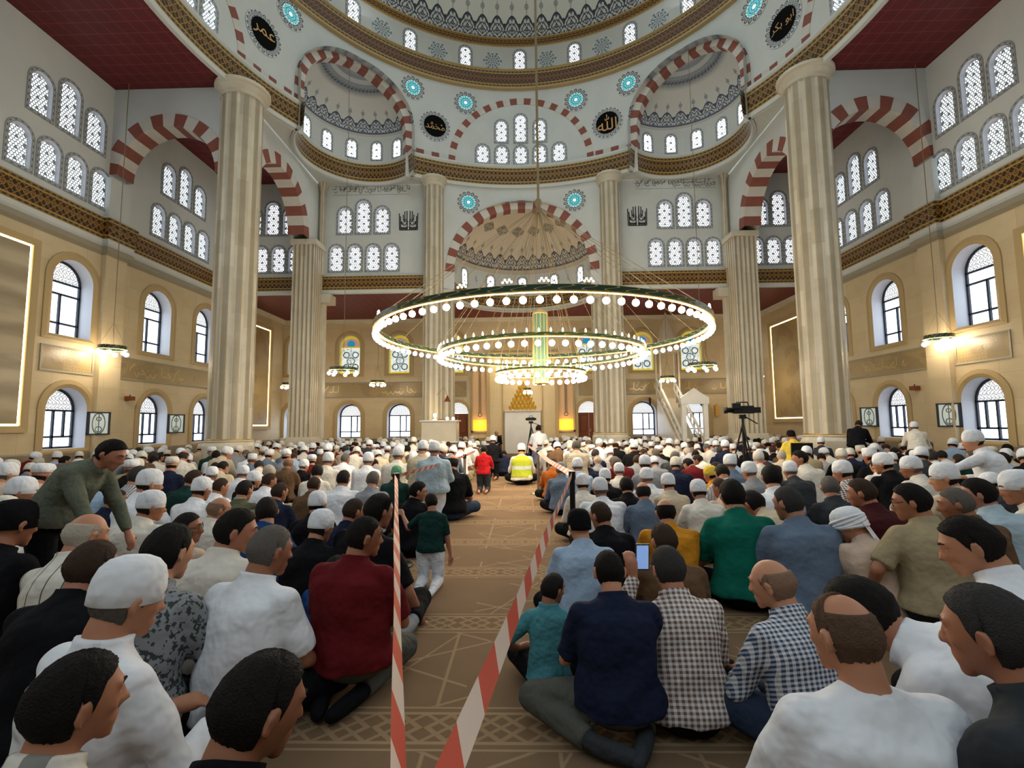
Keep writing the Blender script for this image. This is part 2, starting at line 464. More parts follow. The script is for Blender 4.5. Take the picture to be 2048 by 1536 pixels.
# ------------------------------------------------------------------ mesh helpers
class MB:
    """collects polygons (points, uvs, material slot) and links them as one mesh object"""
    def __init__(s): s.v, s.f, s.u, s.mi, s.sm = [], [], [], [], []
    def poly(s, pts, uvs=None, mi=0, smooth=False):
        b = len(s.v); s.v.extend([tuple(p) for p in pts])
        s.f.append(tuple(range(b, b + len(pts))))
        s.u.append(list(uvs) if uvs else [(0, 0)] * len(pts)); s.mi.append(mi); s.sm.append(smooth)
    def grid(s, P, U=None, mi=0, smooth=True, flip=False):
        """P[i][j] points, shared vertices"""
        b = len(s.v); n, m = len(P), len(P[0])
        for row in P: s.v.extend([tuple(p) for p in row])
        for i in range(n - 1):
            for j in range(m - 1):
                q = [(i, j), (i + 1, j), (i + 1, j + 1), (i, j + 1)]
                if flip: q.reverse()
                s.f.append(tuple(b + a * m + c for a, c in q))
                s.u.append([U[a][c] for a, c in q] if U else [(0, 0)] * 4)
                s.mi.append(mi); s.sm.append(smooth)
    def box(s, x0, x1, y0, y1, z0, z1, mi=0, bev=0.0):
        c = lambda x, y, z: (x, y, z)
        fs = [[(x0, y0, z0), (x0, y1, z0), (x1, y1, z0), (x1, y0, z0)], [(x0, y0, z1), (x1, y0, z1), (x1, y1, z1), (x0, y1, z1)],
              [(x0, y0, z0), (x1, y0, z0), (x1, y0, z1), (x0, y0, z1)], [(x1, y1, z0), (x0, y1, z0), (x0, y1, z1), (x1, y1, z1)],
              [(x0, y1, z0), (x0, y0, z0), (x0, y0, z1), (x0, y1, z1)], [(x1, y0, z0), (x1, y1, z0), (x1, y1, z1), (x1, y0, z1)]]
        for k, f in enumerate(fs):
            if k < 2: uv = [(p[0], p[1]) for p in f]
            elif k < 4: uv = [(p[0], p[2]) for p in f]
            else: uv = [(p[1], p[2]) for p in f]
            s.poly(f, uv, mi)
    def lathe(s, prof, n=24, c=(0, 0, 0), mi=0, smooth=True, a0=0.0, a1=2 * pi, uk=None, rmod=None):
        """prof: list of (r, z); uk: u repeats round the axis"""
        P, U = [], []
        acc = 0.0
        for i in range(n + 1):
            a = a0 + (a1 - a0) * i / n
            row, ur = [], []
            for (r, z) in prof:
                rr = r * (rmod(a) if rmod else 1.0)
                row.append((c[0] + rr * cos(a), c[1] + rr * sin(a), c[2] + z)); ur.append(((i / n) * (uk or n), c[2] + z))
            P.append(row); U.append(ur)
        s.grid(P, U, mi, smooth)
    def tube(s, pts, r, n=8, mi=0, closed=False, cap=True, uv=False):
        pts = [Vector(p) for p in pts]; k = len(pts)
        rs = r if isinstance(r, (list, tuple)) else [r] * k
        P = []
        up = Vector((0.0, 0.0, 1.0)); prev = None
        for i in range(k):
            if closed: d = pts[(i + 1) % k] - pts[i - 1]
            else: d = pts[min(i + 1, k - 1)] - pts[max(i - 1, 0)]
            d.normalize()
            a = prev if prev is not None else (Vector((1, 0, 0)) if abs(d.z) > 0.9 else up)
            x = d.cross(a); 
            if x.length < 1e-6: x = d.cross(Vector((0.3, 1, 0.2)))
            x.normalize(); y = x.cross(d); prev = y if prev is not None else None
            P.append([pts[i] + x * (rs[i] * cos(2 * pi * j / n)) + y * (rs[i] * sin(2 * pi * j / n)) for j in range(n + 1)])
        if closed: P.append(P[0])
        s.grid(P, None, mi)
        if cap and not closed:
            s.poly(P[0][:-1][::-1], None, mi); s.poly(P[-1][:-1], None, mi)
    def sphere(s, c, r, n=10, m=6, mi=0, sc=(1, 1, 1)):
        P = []
        for i in range(n + 1):
            a = 2 * pi * i / n
            P.append([(c[0] + r * sc[0] * cos(a) * sin(pi * j / m), c[1] + r * sc[1] * sin(a) * sin(pi * j / m), c[2] + r * sc[2] * cos(pi * j / m)) for j in range(m + 1)])
        s.grid(P, None, mi, True, True)
    def mesh(s, name, mats):
        me = bpy.data.meshes.new(name)
        me.from_pydata(s.v, [], s.f)
        for m in (mats if isinstance(mats, (list, tuple)) else [mats]): me.materials.append(m)
        uv = me.uv_layers.new(name='UVMap')
        uv.data.foreach_set('uv', [x for f in s.u for p in f for x in p])
        me.polygons.foreach_set('material_index', s.mi)
        me.polygons.foreach_set('use_smooth', s.sm)
        me.update()
        return me
    def build(s, name, mats, parent=None, loc=None):
        o = bpy.data.objects.new(name, s.mesh(name, mats)); COL.objects.link(o)
        if parent is not None: o.parent = parent
        if loc is not None: o.location = loc
        return o

def empty(name, loc=(0, 0, 0), rz=0.0):
    o = bpy.data.objects.new(name, None); COL.objects.link(o)
    o.location = loc; o.rotation_euler = (0, 0, rz); o.empty_display_size = 0.1
    return o

def tag(o, label, cat, group=None, kind=None):
    o['label'] = label; o['category'] = cat
    if group: o['group'] = group
    if kind: o['kind'] = kind
    return o

def struct(o):
    o['kind'] = 'structure'; return o

def copy_tree(o, parent=None):
    c = o.copy(); COL.objects.link(c)
    if parent is not None: c.parent = parent
    for ch in o.children: copy_tree(ch, c)
    return c

# surface maps: (x along the wall, y up, d out into the room) -> world
def plane_map(ox, oy, ux, uy, nx, ny):
    return lambda x, y, d=0.0: (ox + ux * x + nx * d, oy + uy * x + ny * d, y)
def cyl_map(cx, cy, r, a0=pi / 2):
    """x is arc length measured clockwise seen from above, so that it runs to the right seen from inside"""
    return lambda x, y, d=0.0: (cx + (r - d) * cos(a0 - x / r), cy + (r - d) * sin(a0 - x / r), y)

def arch_pts(cx, z0, w, h, n=10):
    r = w / 2
    p = [(cx - r, z0)]
    for i in range(n + 1):
        a = pi - pi * i / n
        p.append((cx + r * cos(a), z0 + h - r + r * sin(a)))
    p.append((cx + r, z0))
    return p

def ring_between(mb, mp, A, B, da, db, mi=0, closed=True, period=None):
    """quads between two outlines with the same number of points; uv: u along, v 0 at A, 1 at B"""
    n = len(A); L = [0.0]
    for i in range(1, n + 1): L.append(L[-1] + math.dist(A[i % n], A[i - 1]))
    for i in range(n if closed else n - 1):
        j = (i + 1) % n
        mb.poly([mp(*A[i], da), mp(*A[j], da), mp(*B[j], db), mp(*B[i], db)],
                [(L[i], 0), (L[i + 1], 0), (L[i + 1], 1), (L[i], 1)], mi)

def fill(mb, mp, P, d, mi=0, o=(0, 0), sx=1.0, sy=1.0):
    tris = tessellate_polygon([[Vector((x, y, 0)) for x, y in P]])
    for t in tris:
        a, b, c = (P[k] for k in t)
        if (b[0] - a[0]) * (c[1] - a[1]) - (b[1] - a[1]) * (c[0] - a[0]) < 0: b, c = c, b
        mb.poly([mp(*q, d) for q in (a, b, c)], [((q[0] - o[0]) * sx, (q[1] - o[1]) * sy) for q in (a, b, c)], mi)

def wall_with_holes(name, mp, outer, holes, mat, d=0.0):
    mb = MB(); loops = [outer] + holes
    allp = [p for l in loops for p in l]
    tris = tessellate_polygon([[Vector((x, y, 0)) for x, y in l] for l in loops])
    for t in tris: mb.poly([mp(*allp[k], d) for k in t], [allp[k] for k in t])
    return struct(mb.build(name, mat))

NWIN = [0]
def small_window(mp, cx, z0, w, h, hole=True, pane='lattice', name=None):
    """arched pierced window with a painted border; z0 is the bottom of the border"""
    NWIN[0] += 1
    root = struct(empty('window_%d' % NWIN[0], mp(cx, z0, 0)))
    b1 = 0.09 * w / 0.7; b2 = 0.118 * w / 0.7
    A = arch_pts(cx, z0, w, h); B = arch_pts(cx, z0 + b1, w - 2 * b1, h - 2 * b1); C = arch_pts(cx, z0 + b2, w - 2 * b2, h - 2 * b2 - 0.02)
    mb = MB(); lo = Vector(mp(cx, z0, 0))
    q = lambda x, y, d=0.0: tuple(Vector(mp(x, y, d)) - lo)
    dep = -0.08 if hole else 0.008
    ring_between(mb, q, A, A, 0.0, 0.02); ring_between(mb, q, A, B, 0.02, 0.02); ring_between(mb, q, B, B, 0.02, dep, 1)
    ring_between(mb, q, B, C, dep, dep, 1)
    f = mb.build('window_frame', [M['border'], M['reveal']], root)
    mb = MB(); fill(mb, q, C, dep + 0.002, 0, (cx, z0 + b2))
    p = mb.build('pane', M[pane], root)
    return B            # the hole outline

def arch_band(mb, mp, cx, zc, r0, r1, a0, a1, n, proud, depth, pitch, leg=0.0, legs_to=None, mi=0):
    """voussoir band on a surface: face between r0 and r1, soffit going back by depth, outer lip"""
    ins, out, L = [], [], []
    path = []
    if leg > 0: path += [('l', -leg), ('l', 0.0)]
    for i in range(n + 1): path.append(('a', a1 + (a0 - a1) * i / n))
    if leg > 0: path += [('r', 0.0), ('r', -leg)]
    prev = None
    for k, t in path:
        if k == 'a': a, b = (cx + r0 * cos(t), zc + r0 * sin(t)), (cx + r1 * cos(t), zc + r1 * sin(t))
        else:
            s_ = -1 if k == 'l' else 1
            a, b = (cx + s_ * r0, zc + t), (cx + s_ * r1, zc + t)
        ins.append(a); out.append(b)
        m_ = ((a[0] + b[0]) / 2, (a[1] + b[1]) / 2)
        L.append(0.0 if prev is None else L[-1] + math.dist(m_, prev)); prev = m_
    tot = L[-1]; nv = max(1, round(tot / pitch)); nv += (nv + 1) % 2
    U = [l / tot * nv for l in L]
    for i in range(len(ins) - 1):
        u0, u1 = U[i], U[i + 1]
        mb.poly([mp(*ins[i], proud), mp(*out[i], proud), mp(*out[i + 1], proud), mp(*ins[i + 1], proud)], [(u0, 0), (u0, 1), (u1, 1), (u1, 0)], mi)
        mb.poly([mp(*ins[i + 1], proud), mp(*ins[i + 1], -depth), mp(*ins[i], -depth), mp(*ins[i], proud)], [(u1, 0), (u1, 1), (u0, 1), (u0, 0)], mi)
        mb.poly([mp(*out[i], proud), mp(*out[i], -0.01), mp(*out[i + 1], -0.01), mp(*out[i + 1], proud)], [(u0, 0), (u0, 1), (u1, 1), (u1, 0)], mi)

def arch_wall(mb, mp, x0, x1, zb, zt, openings, step, d=0.0, mi=0, back=None):
    """wall from zb to zt with arched openings (cx, zc, r, zlow); zlow None opens down to zb"""
    xs = set()
    n = max(1, int((x1 - x0) / step))
    for i in range(n + 1): xs.add(x0 + (x1 - x0) * i / n)
    for cx, zc, r, zl in openings:
        for i in range(25): xs.add(cx - r * cos(pi * i / 24))
    xs = sorted(x for x in xs if x0 - 1e-9 <= x <= x1 + 1e-9)
    def low(x, mid):
        for cx, zc, r, zl in openings:
            if abs(mid - cx) < r: return zc + sqrt(max(0, r * r - (x - cx) ** 2))
        return zb
    for a, b in zip(xs, xs[1:]):
        if b - a < 1e-6: continue
        m_ = (a + b) / 2; la, lb = low(a, m_), low(b, m_)
        pts = [(a, la), (b, lb), (b, zt), (a, zt)]
        mb.poly([mp(*p, d) for p in pts], pts, mi, True)
        for cx, zc, r, zl in openings:
            if abs(m_ - cx) < r and zl is not None and zl > zb:
                pts = [(a, zb), (b, zb), (b, zl), (a, zl)]; mb.poly([mp(*p, d) for p in pts], pts, mi, True)

def sweep_arc(mb, c, r, a0, a1, n, prof, flip=1.0):
    """moulding along a circular arc; prof: list of (inset towards centre, z, v, material slot of the face up to the next point)"""
    for i in range(n):
        aa, ab = a0 + (a1 - a0) * i / n, a0 + (a1 - a0) * (i + 1) / n
        for (d0, z0, v0, k), (d1, z1, v1, _) in zip(prof, prof[1:]):
            mb.poly([(c[0] + (r - d0) * cos(aa), c[1] + (r - d0) * sin(aa), z0), (c[0] + (r - d1) * cos(aa), c[1] + (r - d1) * sin(aa), z1),
                     (c[0] + (r - d1) * cos(ab), c[1] + (r - d1) * sin(ab), z1), (c[0] + (r - d0) * cos(ab), c[1] + (r - d0) * sin(ab), z0)],
                    [(aa * r, v0), (aa * r, v1), (ab * r, v1), (ab * r, v0)], k, False)

def sweep_line(mb, pts, prof):
    """moulding along straight runs in plan; the inside of the room lies to the left of the run"""
    L = 0.0
    n = len(pts)
    nor = []
    for i in range(n):
        ds = []
        if i > 0: ds.append((Vector(pts[i]) - Vector(pts[i - 1])).normalized())
        if i < n - 1: ds.append((Vector(pts[i + 1]) - Vector(pts[i])).normalized())
        ns = [Vector((-d.y, d.x)) for d in ds]
        m_ = sum(ns, Vector((0, 0))); m_.normalize()
        m_ = m_ / max(0.3, m_.dot(ns[0])); nor.append(m_)
    for i in range(n - 1):
        l2 = L + math.dist(pts[i], pts[i + 1])
        for (d0, z0, v0, k), (d1, z1, v1, _) in zip(prof, prof[1:]):
            P = lambda j, d, z: (pts[j][0] + nor[j].x * d, pts[j][1] + nor[j].y * d, z)
            mb.poly([P(i, d0, z0), P(i, d1, z1), P(i + 1, d1, z1), P(i + 1, d0, z0)], [(L, v0), (L, v1), (l2, v1), (l2, v0)], k)
        L = l2

def text_polys(body, size):
    """flat glyph outline as triangles, centred on 0,0"""
    c = bpy.data.curves.new('lettering', 'FONT'); c.body = body; c.size = size; c.resolution_u = 3
    o = bpy.data.objects.new('lettering', c); COL.objects.link(o)
    dg = bpy.context.evaluated_depsgraph_get()
    me = bpy.data.meshes.new_from_object(o.evaluated_get(dg))
    vs = [tuple(v.co[:2]) for v in me.vertices]; fs = [tuple(p.vertices) for p in me.polygons]
    bpy.data.objects.remove(o); bpy.data.curves.remove(c); bpy.data.meshes.remove(me)
    if not vs: return [], []
    xs = [v[0] for v in vs]; ys = [v[1] for v in vs]
    cx, cy = (min(xs) + max(xs)) / 2, (min(ys) + max(ys)) / 2
    return [(x - cx, y - cy) for x, y in vs], fs

def stroke(mb, mp, pts, wd, d=0.01, mi=0):
    """broad pen stroke on a surface"""
    n = len(pts)
    for i in range(n - 1):
        (x0, y0), (x1, y1) = pts[i], pts[i + 1]
        l = math.hypot(x1 - x0, y1 - y0) or 1e-6
        nx, ny = -(y1 - y0) / l * wd / 2, (x1 - x0) / l * wd / 2
        mb.poly([mp(x0 - nx, y0 - ny, d), mp(x1 - nx, y1 - ny, d), mp(x1 + nx, y1 + ny, d), mp(x0 + nx, y0 + ny, d)], None, mi)

def script_line(mb, mp, x0, x1, z0, h, seed, wd=0.03, d=0.012):
    """a run of flowing pen strokes: joined low bowls, tall stems, dots (not legible in the photograph)"""
    r = random.Random(seed); x = x1; b = z0 + h * 0.35
    while x > x0 + h * 0.3:
        k = r.choice('sbbltu'); w_ = h * r.uniform(0.35, 0.6)
        if k == 's': stroke(mb, mp, [(x, b), (x - 0.02 * h, z0 + h * r.uniform(0.85, 1.0))], wd, d)
        elif k == 'l': stroke(mb, mp, [(x, z0 + h), (x - .05 * h, b), (x - w_ * .6, b - h * .05), (x - w_, b)], wd, d)
        elif k == 't': stroke(mb, mp, [(x - w_ * .1, z0 + h * .95), (x - w_, b + h * .2), (x - w_ * 1.2, b)], wd, d)
        else:
            P = [(x - w_ * t / 8, b - h * (.32 if k == 'u' else .16) * sin(pi * t / 8) * r.uniform(.9, 1.1)) for t in range(9)]
            stroke(mb, mp, P, wd, d)
            if r.random() < .6: stroke(mb, mp, [(x - w_ * .4, b + h * .25), (x - w_ * .55, b + h * .25)], wd * 1.1, d)
            if r.random() < .4: stroke(mb, mp, [(x, b), (x - w_ * .3, b + h * .22), (x - w_ * .5, b + h * .02)], wd, d)
        x -= w_

# ------------------------------------------------------------------ the hall: plan
XL, XR = -11.8, 11.35           # inner faces of the side walls
YW, YQ = 18.4, 23.0             # wall of upper windows, and the prayer-niche wall behind it
C0 = (0.0, 10.4); RD = 8.5      # axis and radius of the great dome
ZC = 11.2                       # high red ceiling
ZG = 6.58                       # low red ceiling under the front gallery

mb = MB()
mb.poly([(XL, -4.6, 0), (XR, -4.6, 0), (XR, YQ, 0), (XL, YQ, 0)], [(XL, -4.6), (XR, -4.6), (XR, YQ), (XL, YQ)])
struct(mb.build('floor', M['carpet']))

# --- side walls, each with a beige lower storey and a white upper storey
def big_window(mp, cx, z0, w, h, kind, sash=0, name=None):
    """arched window in a deep splay; kind: upper, lower, stained; sash: -1/+1 an open casement hung on that side"""
    NWIN[0] += 1
    lo = Vector(mp(cx, z0, 0))
    root = struct(empty('window_%d' % NWIN[0], lo))
    q = lambda x, y, d=0.0: tuple(Vector(mp(x, y, d)) - lo)
    A = arch_pts(cx, z0 - 0.14, w + 0.42, h + 0.35, 14); B = arch_pts(cx, z0, w, h, 14)
    A2 = arch_pts(cx, z0 - 0.07, w + 0.2, h + 0.17, 14)
    dep = -0.36 if kind != 'stained' else -0.16
    mb = MB()
    ring_between(mb, q, A, A, 0.0, 0.035); ring_between(mb, q, A, A2, 0.035, 0.05); ring_between(mb, q, A2, B, 0.05, 0.01)
    ring_between(mb, q, B, B, 0.01, dep - 0.05, 1)
    mb.build('window_surround', [M['beige_trim'], M['reveal']], root)
    r = w / 2; zs = z0 + h - r
    if kind == 'stained':
        mb = MB(); fill(mb, q, B, dep, 0, (cx, z0), 1 / w, 1 / h); mb.build('pane', M['stained'], root)
        return B
    # frame
    mb = MB(); C = arch_pts(cx, z0 + 0.05, w - 0.11, h - 0.11, 14)
    ring_between(mb, q, B, C, dep + 0.03, dep + 0.03); ring_between(mb, q, C, C, dep + 0.03, dep - 0.02)
    def bar(x0, x1, y0, y1):
        P = [(x0, y0), (x1, y0), (x1, y1), (x0, y1)]
        mb.poly([q(*p, dep + 0.03) for p in P]); ring_between(mb, q, P, P, dep + 0.03, dep - 0.02)
    t = 0.05
    if kind == 'upper': ts, vb = [zs - 0.02, zs - 0.33, z0 + 0.36], [(0.0, z0, zs - 0.33)]
    else: ts, vb = [zs - 0.02, z0 + 0.30], [(0.0, z0, zs - 0.02), (0.26 * w, z0 + 0.30, zs - 0.02)]
    for y in ts: bar(cx - r, cx + r, y - t / 2, y + t / 2)
    for x, y0, y1 in vb: bar(cx + x - t / 2, cx + x + t / 2, y0, y1)
    mb.build('window_frame', M['dark_metal'], root)
    mb = MB(); lun = [(cx + (r - 0.06) * cos(pi * i / 14), zs + (r - 0.06) * sin(pi * i / 14)) for i in range(15)]
    fill(mb, q, lun, dep, 0, (cx, zs)); mb.build('lunette_pane', M['lunette'], root)
    mb = MB(); mb.poly([q(cx - r, z0, dep), q(cx + r, z0, dep), q(cx + r, zs, dep), q(cx - r, zs, dep)], [(0, 0), (1, 0), (1, 1), (0, 1)])
    mb.build('pane', M['glass'], root)
    if sash:
        y0, y1 = z0 + 0.33, zs - 0.04; wd = 0.50; hx = cx + sash * (r - 0.02)
        fr, gl = MB(), MB()
        def sp(a, y, e=0.0):      # the casement swings out over the splay into the room
            return q(hx + sash * (a * 0.84 + e * 0.5), y, 0.04 + a * 0.5 + e)
        for e0, e1 in ((0, 0.03),):
            for (a0, a1, b0, b1) in ((0, wd, y0, y0 + .04), (0, wd, y1 - .04, y1), (0, .04, y0, y1), (wd - .04, wd, y0, y1)):
                P = [(a0, b0), (a1, b0), (a1, b1), (a0, b1)]
                fr.poly([sp(a, b, e1) for a, b in P]); fr.poly([sp(a, b, e0) for a, b in P][::-1])
                for i in range(4): fr.poly([sp(*P[i], e0), sp(*P[(i + 1) % 4], e0), sp(*P[(i + 1) % 4], e1), sp(*P[i], e1)])
        fr.build('open_sash', M['dark_metal'], root)
        P = [(0, y0), (wd, y0), (wd, y1), (0, y1)]; ym = (y0 + y1) / 2
        gl.poly([sp(a, b, 0.015) for a, b in P], [((a - wd / 2), (b - ym)) for a, b in P])
        gl.build('sash_glass', M['etched'], root)
    return B

U_A = [(10.82, 1.22), (11.56, 1.50), (12.32, 1.22)]          # bay beside the dome: three above, four below
L_A = [(10.42, 1.18), (11.14, 1.18), (11.86, 1.18), (12.58, 1.18)]
U_B = [(15.08, 1.22), (15.84, 1.50), (16.60, 1.22)]
L_B = [(14.72, 1.18), (15.44, 1.18), (16.16, 1.18), (16.88, 1.18)]
for side in (-1, 1):
    nm = 'left' if side < 0 else 'right'
    X = XL if side < 0 else XR
    dy = 0.0 if side < 0 else 0.05
    # x coordinate of the map is the distance Y, normal points into the room
    mp = (lambda X, s: (lambda x, y, d=0.0: (X - s * d, x, y)))(X, side)
    holes = []
    for cy, h in U_A + U_B: holes.append(small_window(mp, cy + dy, 9.0, 0.70, h))
    for cy, h in L_A + L_B: holes.append(small_window(mp, cy + dy, 7.48, 0.68, h))
    wall_with_holes('wall_%s_upper' % nm, mp, [(-4.6, 6.6), (YW, 6.6), (YW, ZC + 0.3), (-4.6, ZC + 0.3)], holes, M['plaster'])
    holes = []
    s0 = -1 if side < 0 else -1
    for k, cy in enumerate((12.0, 14.92, 17.28)):
        holes.append(big_window(mp, cy + dy, 3.76, 1.12, 2.02, 'upper'))
        holes.append(big_window(mp, cy + dy + 0.05, 0.86, 1.12, 1.56, 'lower', 1 if k < 2 else 0))
    wall_with_holes('wall_%s' % nm, mp, [(-4.6, 0), (YQ, 0), (YQ, 6.66), (-4.6, 6.66)], holes, M['beige'])
    # wainscot
    mb = MB(); r_ = [(-4.6, YQ)]
    P = lambda x, z, d: mp(x, z, d)
    mb.poly([P(-4.6, 0, .05), P(YQ, 0, .05), P(YQ, .74, .05), P(-4.6, .74, .05)], [(-4.6, 0), (YQ, 0), (YQ, .74), (-4.6, .74)])
    mb.poly([P(-4.6, .74, .05), P(YQ, .74, .05), P(YQ, .78, .0), P(-4.6, .78, .0)])
    struct(mb.build('baseboard_%s' % nm, M['wainscot']))
    # gold cornice, white fillet and grey moulding, jogging round the shallow pilaster at the cross arch
    run = [(X, -4.6), (X, 12.75), (X - side * .16, 12.75), (X - side * .16, 13.45), (X, 13.45), (X, YW)]
    if side < 0: run = run[::-1]
    mb = MB()
    sweep_line(mb, run, [(0, 6.22, 0, 2), (.10, 6.30, 0, 2), (.10, 6.42, 0, 2), (.04, 6.46, 0, 1), (.08, 6.52, 0, 1), (.10, 6.64, 0, 0), (.16, 7.24, 1, 1), (.10, 7.30, 0, 1), (0, 7.31, 0, 1)])
    struct(mb.build('trim_1' if side < 0 else 'trim_2', [M['goldband'], M['plaster'], M['grey_trim']]))
    # the pilaster itself
    mb = MB(); a, b = 12.75, 13.45
    for (x0, x1, d0, d1) in ((a, a, 0, .15), (a, b, .15, .15), (b, b, .15, 0)):
        for z0, z1, k in ((0, 6.4, 0), (7.25, 8.5, 1)):
            mb.poly([P(x0, z0, d0), P(x1, z0, d1), P(x1, z1, d1), P(x0, z1, d0)], [(x0 + d0, z0), (x1 + d1, z0), (x1 + d1, z1), (x0 + d0, z1)], k)
    struct(mb.build('pilaster_%s' % nm, [M['beige'], M['plaster']]))
    # carved calligraphy frieze
    for k, (y0, y1, sd, glow) in enumerate(((11.25, 12.72, 3, 0), (13.48, 17.9, 4, 1))):
        fr = struct(empty('trim_%d' % (10 + k + (2 if side > 0 else 0)), mp(y0, 2.83, 0)))
        lo = Vector(fr.location); q = (lambda mp, lo: (lambda x, y, d=0.0: tuple(Vector(mp(x, y, d)) - lo)))(mp, lo)
        mb = MB(); O = [(y0, 2.80), (y1, 2.80), (y1, 3.46), (y0, 3.46)]; I = [(y0 + .05, 2.85), (y1 - .05, 2.85), (y1 - .05, 3.41), (y0 + .05, 3.41)]
        ring_between(mb, q, O, I, .03, .02); ring_between(mb, q, O, O, 0, .03)
        mb.build('frieze_border', M['grey_trim'], fr)
        mb = MB(); mb.poly([q(*p, .008) for p in I], I); mb.build('frieze_panel', M['script_panel'], fr)
        mb = MB()
        if glow: script_line(mb, q, 13.9 if side < 0 else 14.2, 16.2, 2.92, .42, sd + side, .022, .014)
        else: script_line(mb, q, 11.5, 12.5, 3.0, .22, sd, .012, .014)
        mb.build('frieze_lettering', M['wall_gold_ink'] if glow else M['grey_trim'], fr)

# --- lit stone panels framed by a warm strip
for k, (side, y0, y1, z0, z1, mat, lab) in enumerate((
        (-1, 8.3, 10.88, 1.44, 5.78, 'onyx', 'tall lit stone wall panel at the left edge of the hall'),
        (1, 8.3, 10.75, 1.44, 5.55, 'onyx', 'lit stone wall panel cut off by the right edge of the view'),
        (-1, 18.7, 21.72, 1.42, 5.86, 'script_panel', 'tall lit carved wall panel deep behind the left big pillar'),
        (1, 18.7, 21.85, 1.52, 5.72, 'script_panel', 'tall lit carved wall panel beside the right big pillar'))):
    X = XL if side < 0 else XR
    root = empty('lit_wall_panel', (X, (y0 + y1) / 2, z0)); tag(root, lab, 'wall panel', 'lit stone wall panels')
    lo = Vector(root.location)
    q = (lambda X, s, lo: (lambda x, y, d=0.0: (X - s * d - lo.x, x - lo.y, y - lo.z)))(X, side, lo)
    A = [(y0 - .16, z0 - .16), (y1 + .16, z0 - .16), (y1 + .16, z1 + .16), (y0 - .16, z1 + .16)]
    B = [(y0, z0), (y1, z0), (y1, z1), (y0, z1)]; C = [(y0 + .045, z0 + .045), (y1 - .045, z0 + .045), (y1 - .045, z1 - .045), (y0 + .045, z1 - .045)]
    mb = MB(); ring_between(mb, q, A, A, 0, .08); ring_between(mb, q, A, B, .08, .06); ring_between(mb, q, B, B, .06, .015); mb.build('panel_frame', M['beige_trim'], root)
    mb = MB(); ring_between(mb, q, B, C, .016, .016); mb.build('light_strip', M['led'], root)
    mb = MB(); mb.poly([q(*p, .02) for p in C], C); ring_between(mb, q, C, C, .02, 0.01); mb.build('stone_slab', M[mat], root)

# --- upper window wall in front of the gallery
mpw = plane_map(0, YW, 1, 0, 0, -1)
holes = []
for s in (-1, 1):
    for cx, h in ((6.36, 1.50), (7.10, 1.22), (5.60, 1.22), (10.05, 1.50), (10.78, 1.22), (9.34, 1.22)):
        holes.append(small_window(mpw, s * cx + (0.08 if s > 0 else 0), 9.0, 0.70, h, pane='lattice_far'))
    for cx in (7.42, 6.68, 5.94, 5.20, 11.15, 10.46, 9.77, 9.08):
        holes.append(small_window(mpw, s * cx + (0.08 if s > 0 else 0), 7.46, 0.68, 1.20, pane='lattice_far'))
left_h = [h for h in holes if h[0][0] < 0]; right_h = [h for h in holes if h[0][0] > 0]
wall_with_holes('wall_front_left', mpw, [(XL, 6.6), (-3.3, 6.6), (-3.3, ZC + .3), (XL, ZC + .3)], left_h, M['plaster'])
wall_with_holes('wall_front_right', mpw, [(3.3, 6.6), (XR, 6.6), (XR, ZC + .3), (3.3, ZC + .3)], right_h, M['plaster'])
for s, x0, x1 in ((-1, XL, -3.2), (1, 3.2, XR)):
    run = [(x1, YW), (x0, YW)]
    mb = MB(); sweep_line(mb, run, [(.0, 6.58, 0, 1), (.10, 6.60, 0, 1), (.12, 6.72, 0, 1), (.08, 6.74, 0, 0), (.15, 7.28, 1, 1), (.10, 7.34, 0, 1), (0, 7.36, 0, 1)])
    struct(mb.build('trim_%d' % (3 if s < 0 else 4), [M['goldband'], M['plaster']]))

# --- qibla wall with stained windows above, clear windows and two doors below
mpq = plane_map(0, YQ, 1, 0, 0, -1)
holes = []
for cx in (-11.05, -8.5, -6.06, -3.42, 3.1, 5.78, 8.1, 10.6):
    holes.append(big_window(mpq, cx, 3.92, 1.02, 1.90, 'stained'))
for cx in (-11.1, -8.48, -6.06, 5.76, 8.2):
    holes.append(big_window(mpq, cx, 0.80, 1.12, 1.64, 'lower'))
for k, cx in enumerate((-3.2, 3.12)):
    lo = Vector((cx, YQ, 0)); q = (lambda lo: (lambda x, y, d=0.0: tuple(Vector(mpq(x, y, d)) - lo)))(lo)
    root = struct(empty('door_%d' % (k + 1), lo))
    A = arch_pts(cx, 0, 1.32, 2.62, 12); B = arch_pts(cx, 0, 1.04, 2.46, 12)
    mb = MB(); ring_between(mb, q, A, A, 0, .05, closed=False); ring_between(mb, q, A, B, .05, .05, closed=False); ring_between(mb, q, B, B, .05, -.2, closed=False)
    mb.build('door_surround', M['beige_trim'], root)
    mb = MB()
    for x0, x1 in ((cx - .53, cx - .0005), (cx + .0005, cx + .53)):
        P = [(x0, 0), (x1, 0), (x1, 1.93), (x0, 1.93)]
        mb.poly([q(*p, -.12) for p in P])
        for z0, z1 in ((.15, .85), (.98, 1.8)):
            O = [(x0 + .09, z0), (x1 - .09, z0), (x1 - .09, z1), (x0 + .09, z1)]; I = [(x0 + .13, z0 + .04), (x1 - .13, z0 + .04), (x1 - .13, z1 - .04), (x0 + .13, z1 - .04)]
            ring_between(mb, q, O, I, -.12, -.10); mb.poly([q(*p, -.10) for p in I])
    mb.build('door_leaf', M['wood'], root)
    mb = MB(); mb.tube([q(cx + .06, 1.0, -.06), q(cx + .06, 1.16, -.06)], .012); mb.build('handle', M['gold'], root)
    mb = MB(); lun = [(cx + .52 * cos(pi * i / 12), 1.94 + .52 * sin(pi * i / 12)) for i in range(13)]
    fill(mb, q, lun, -.14, 0, (cx, 1.94)); mb.build('fanlight', M['lunette'], root)
    holes.append(B)
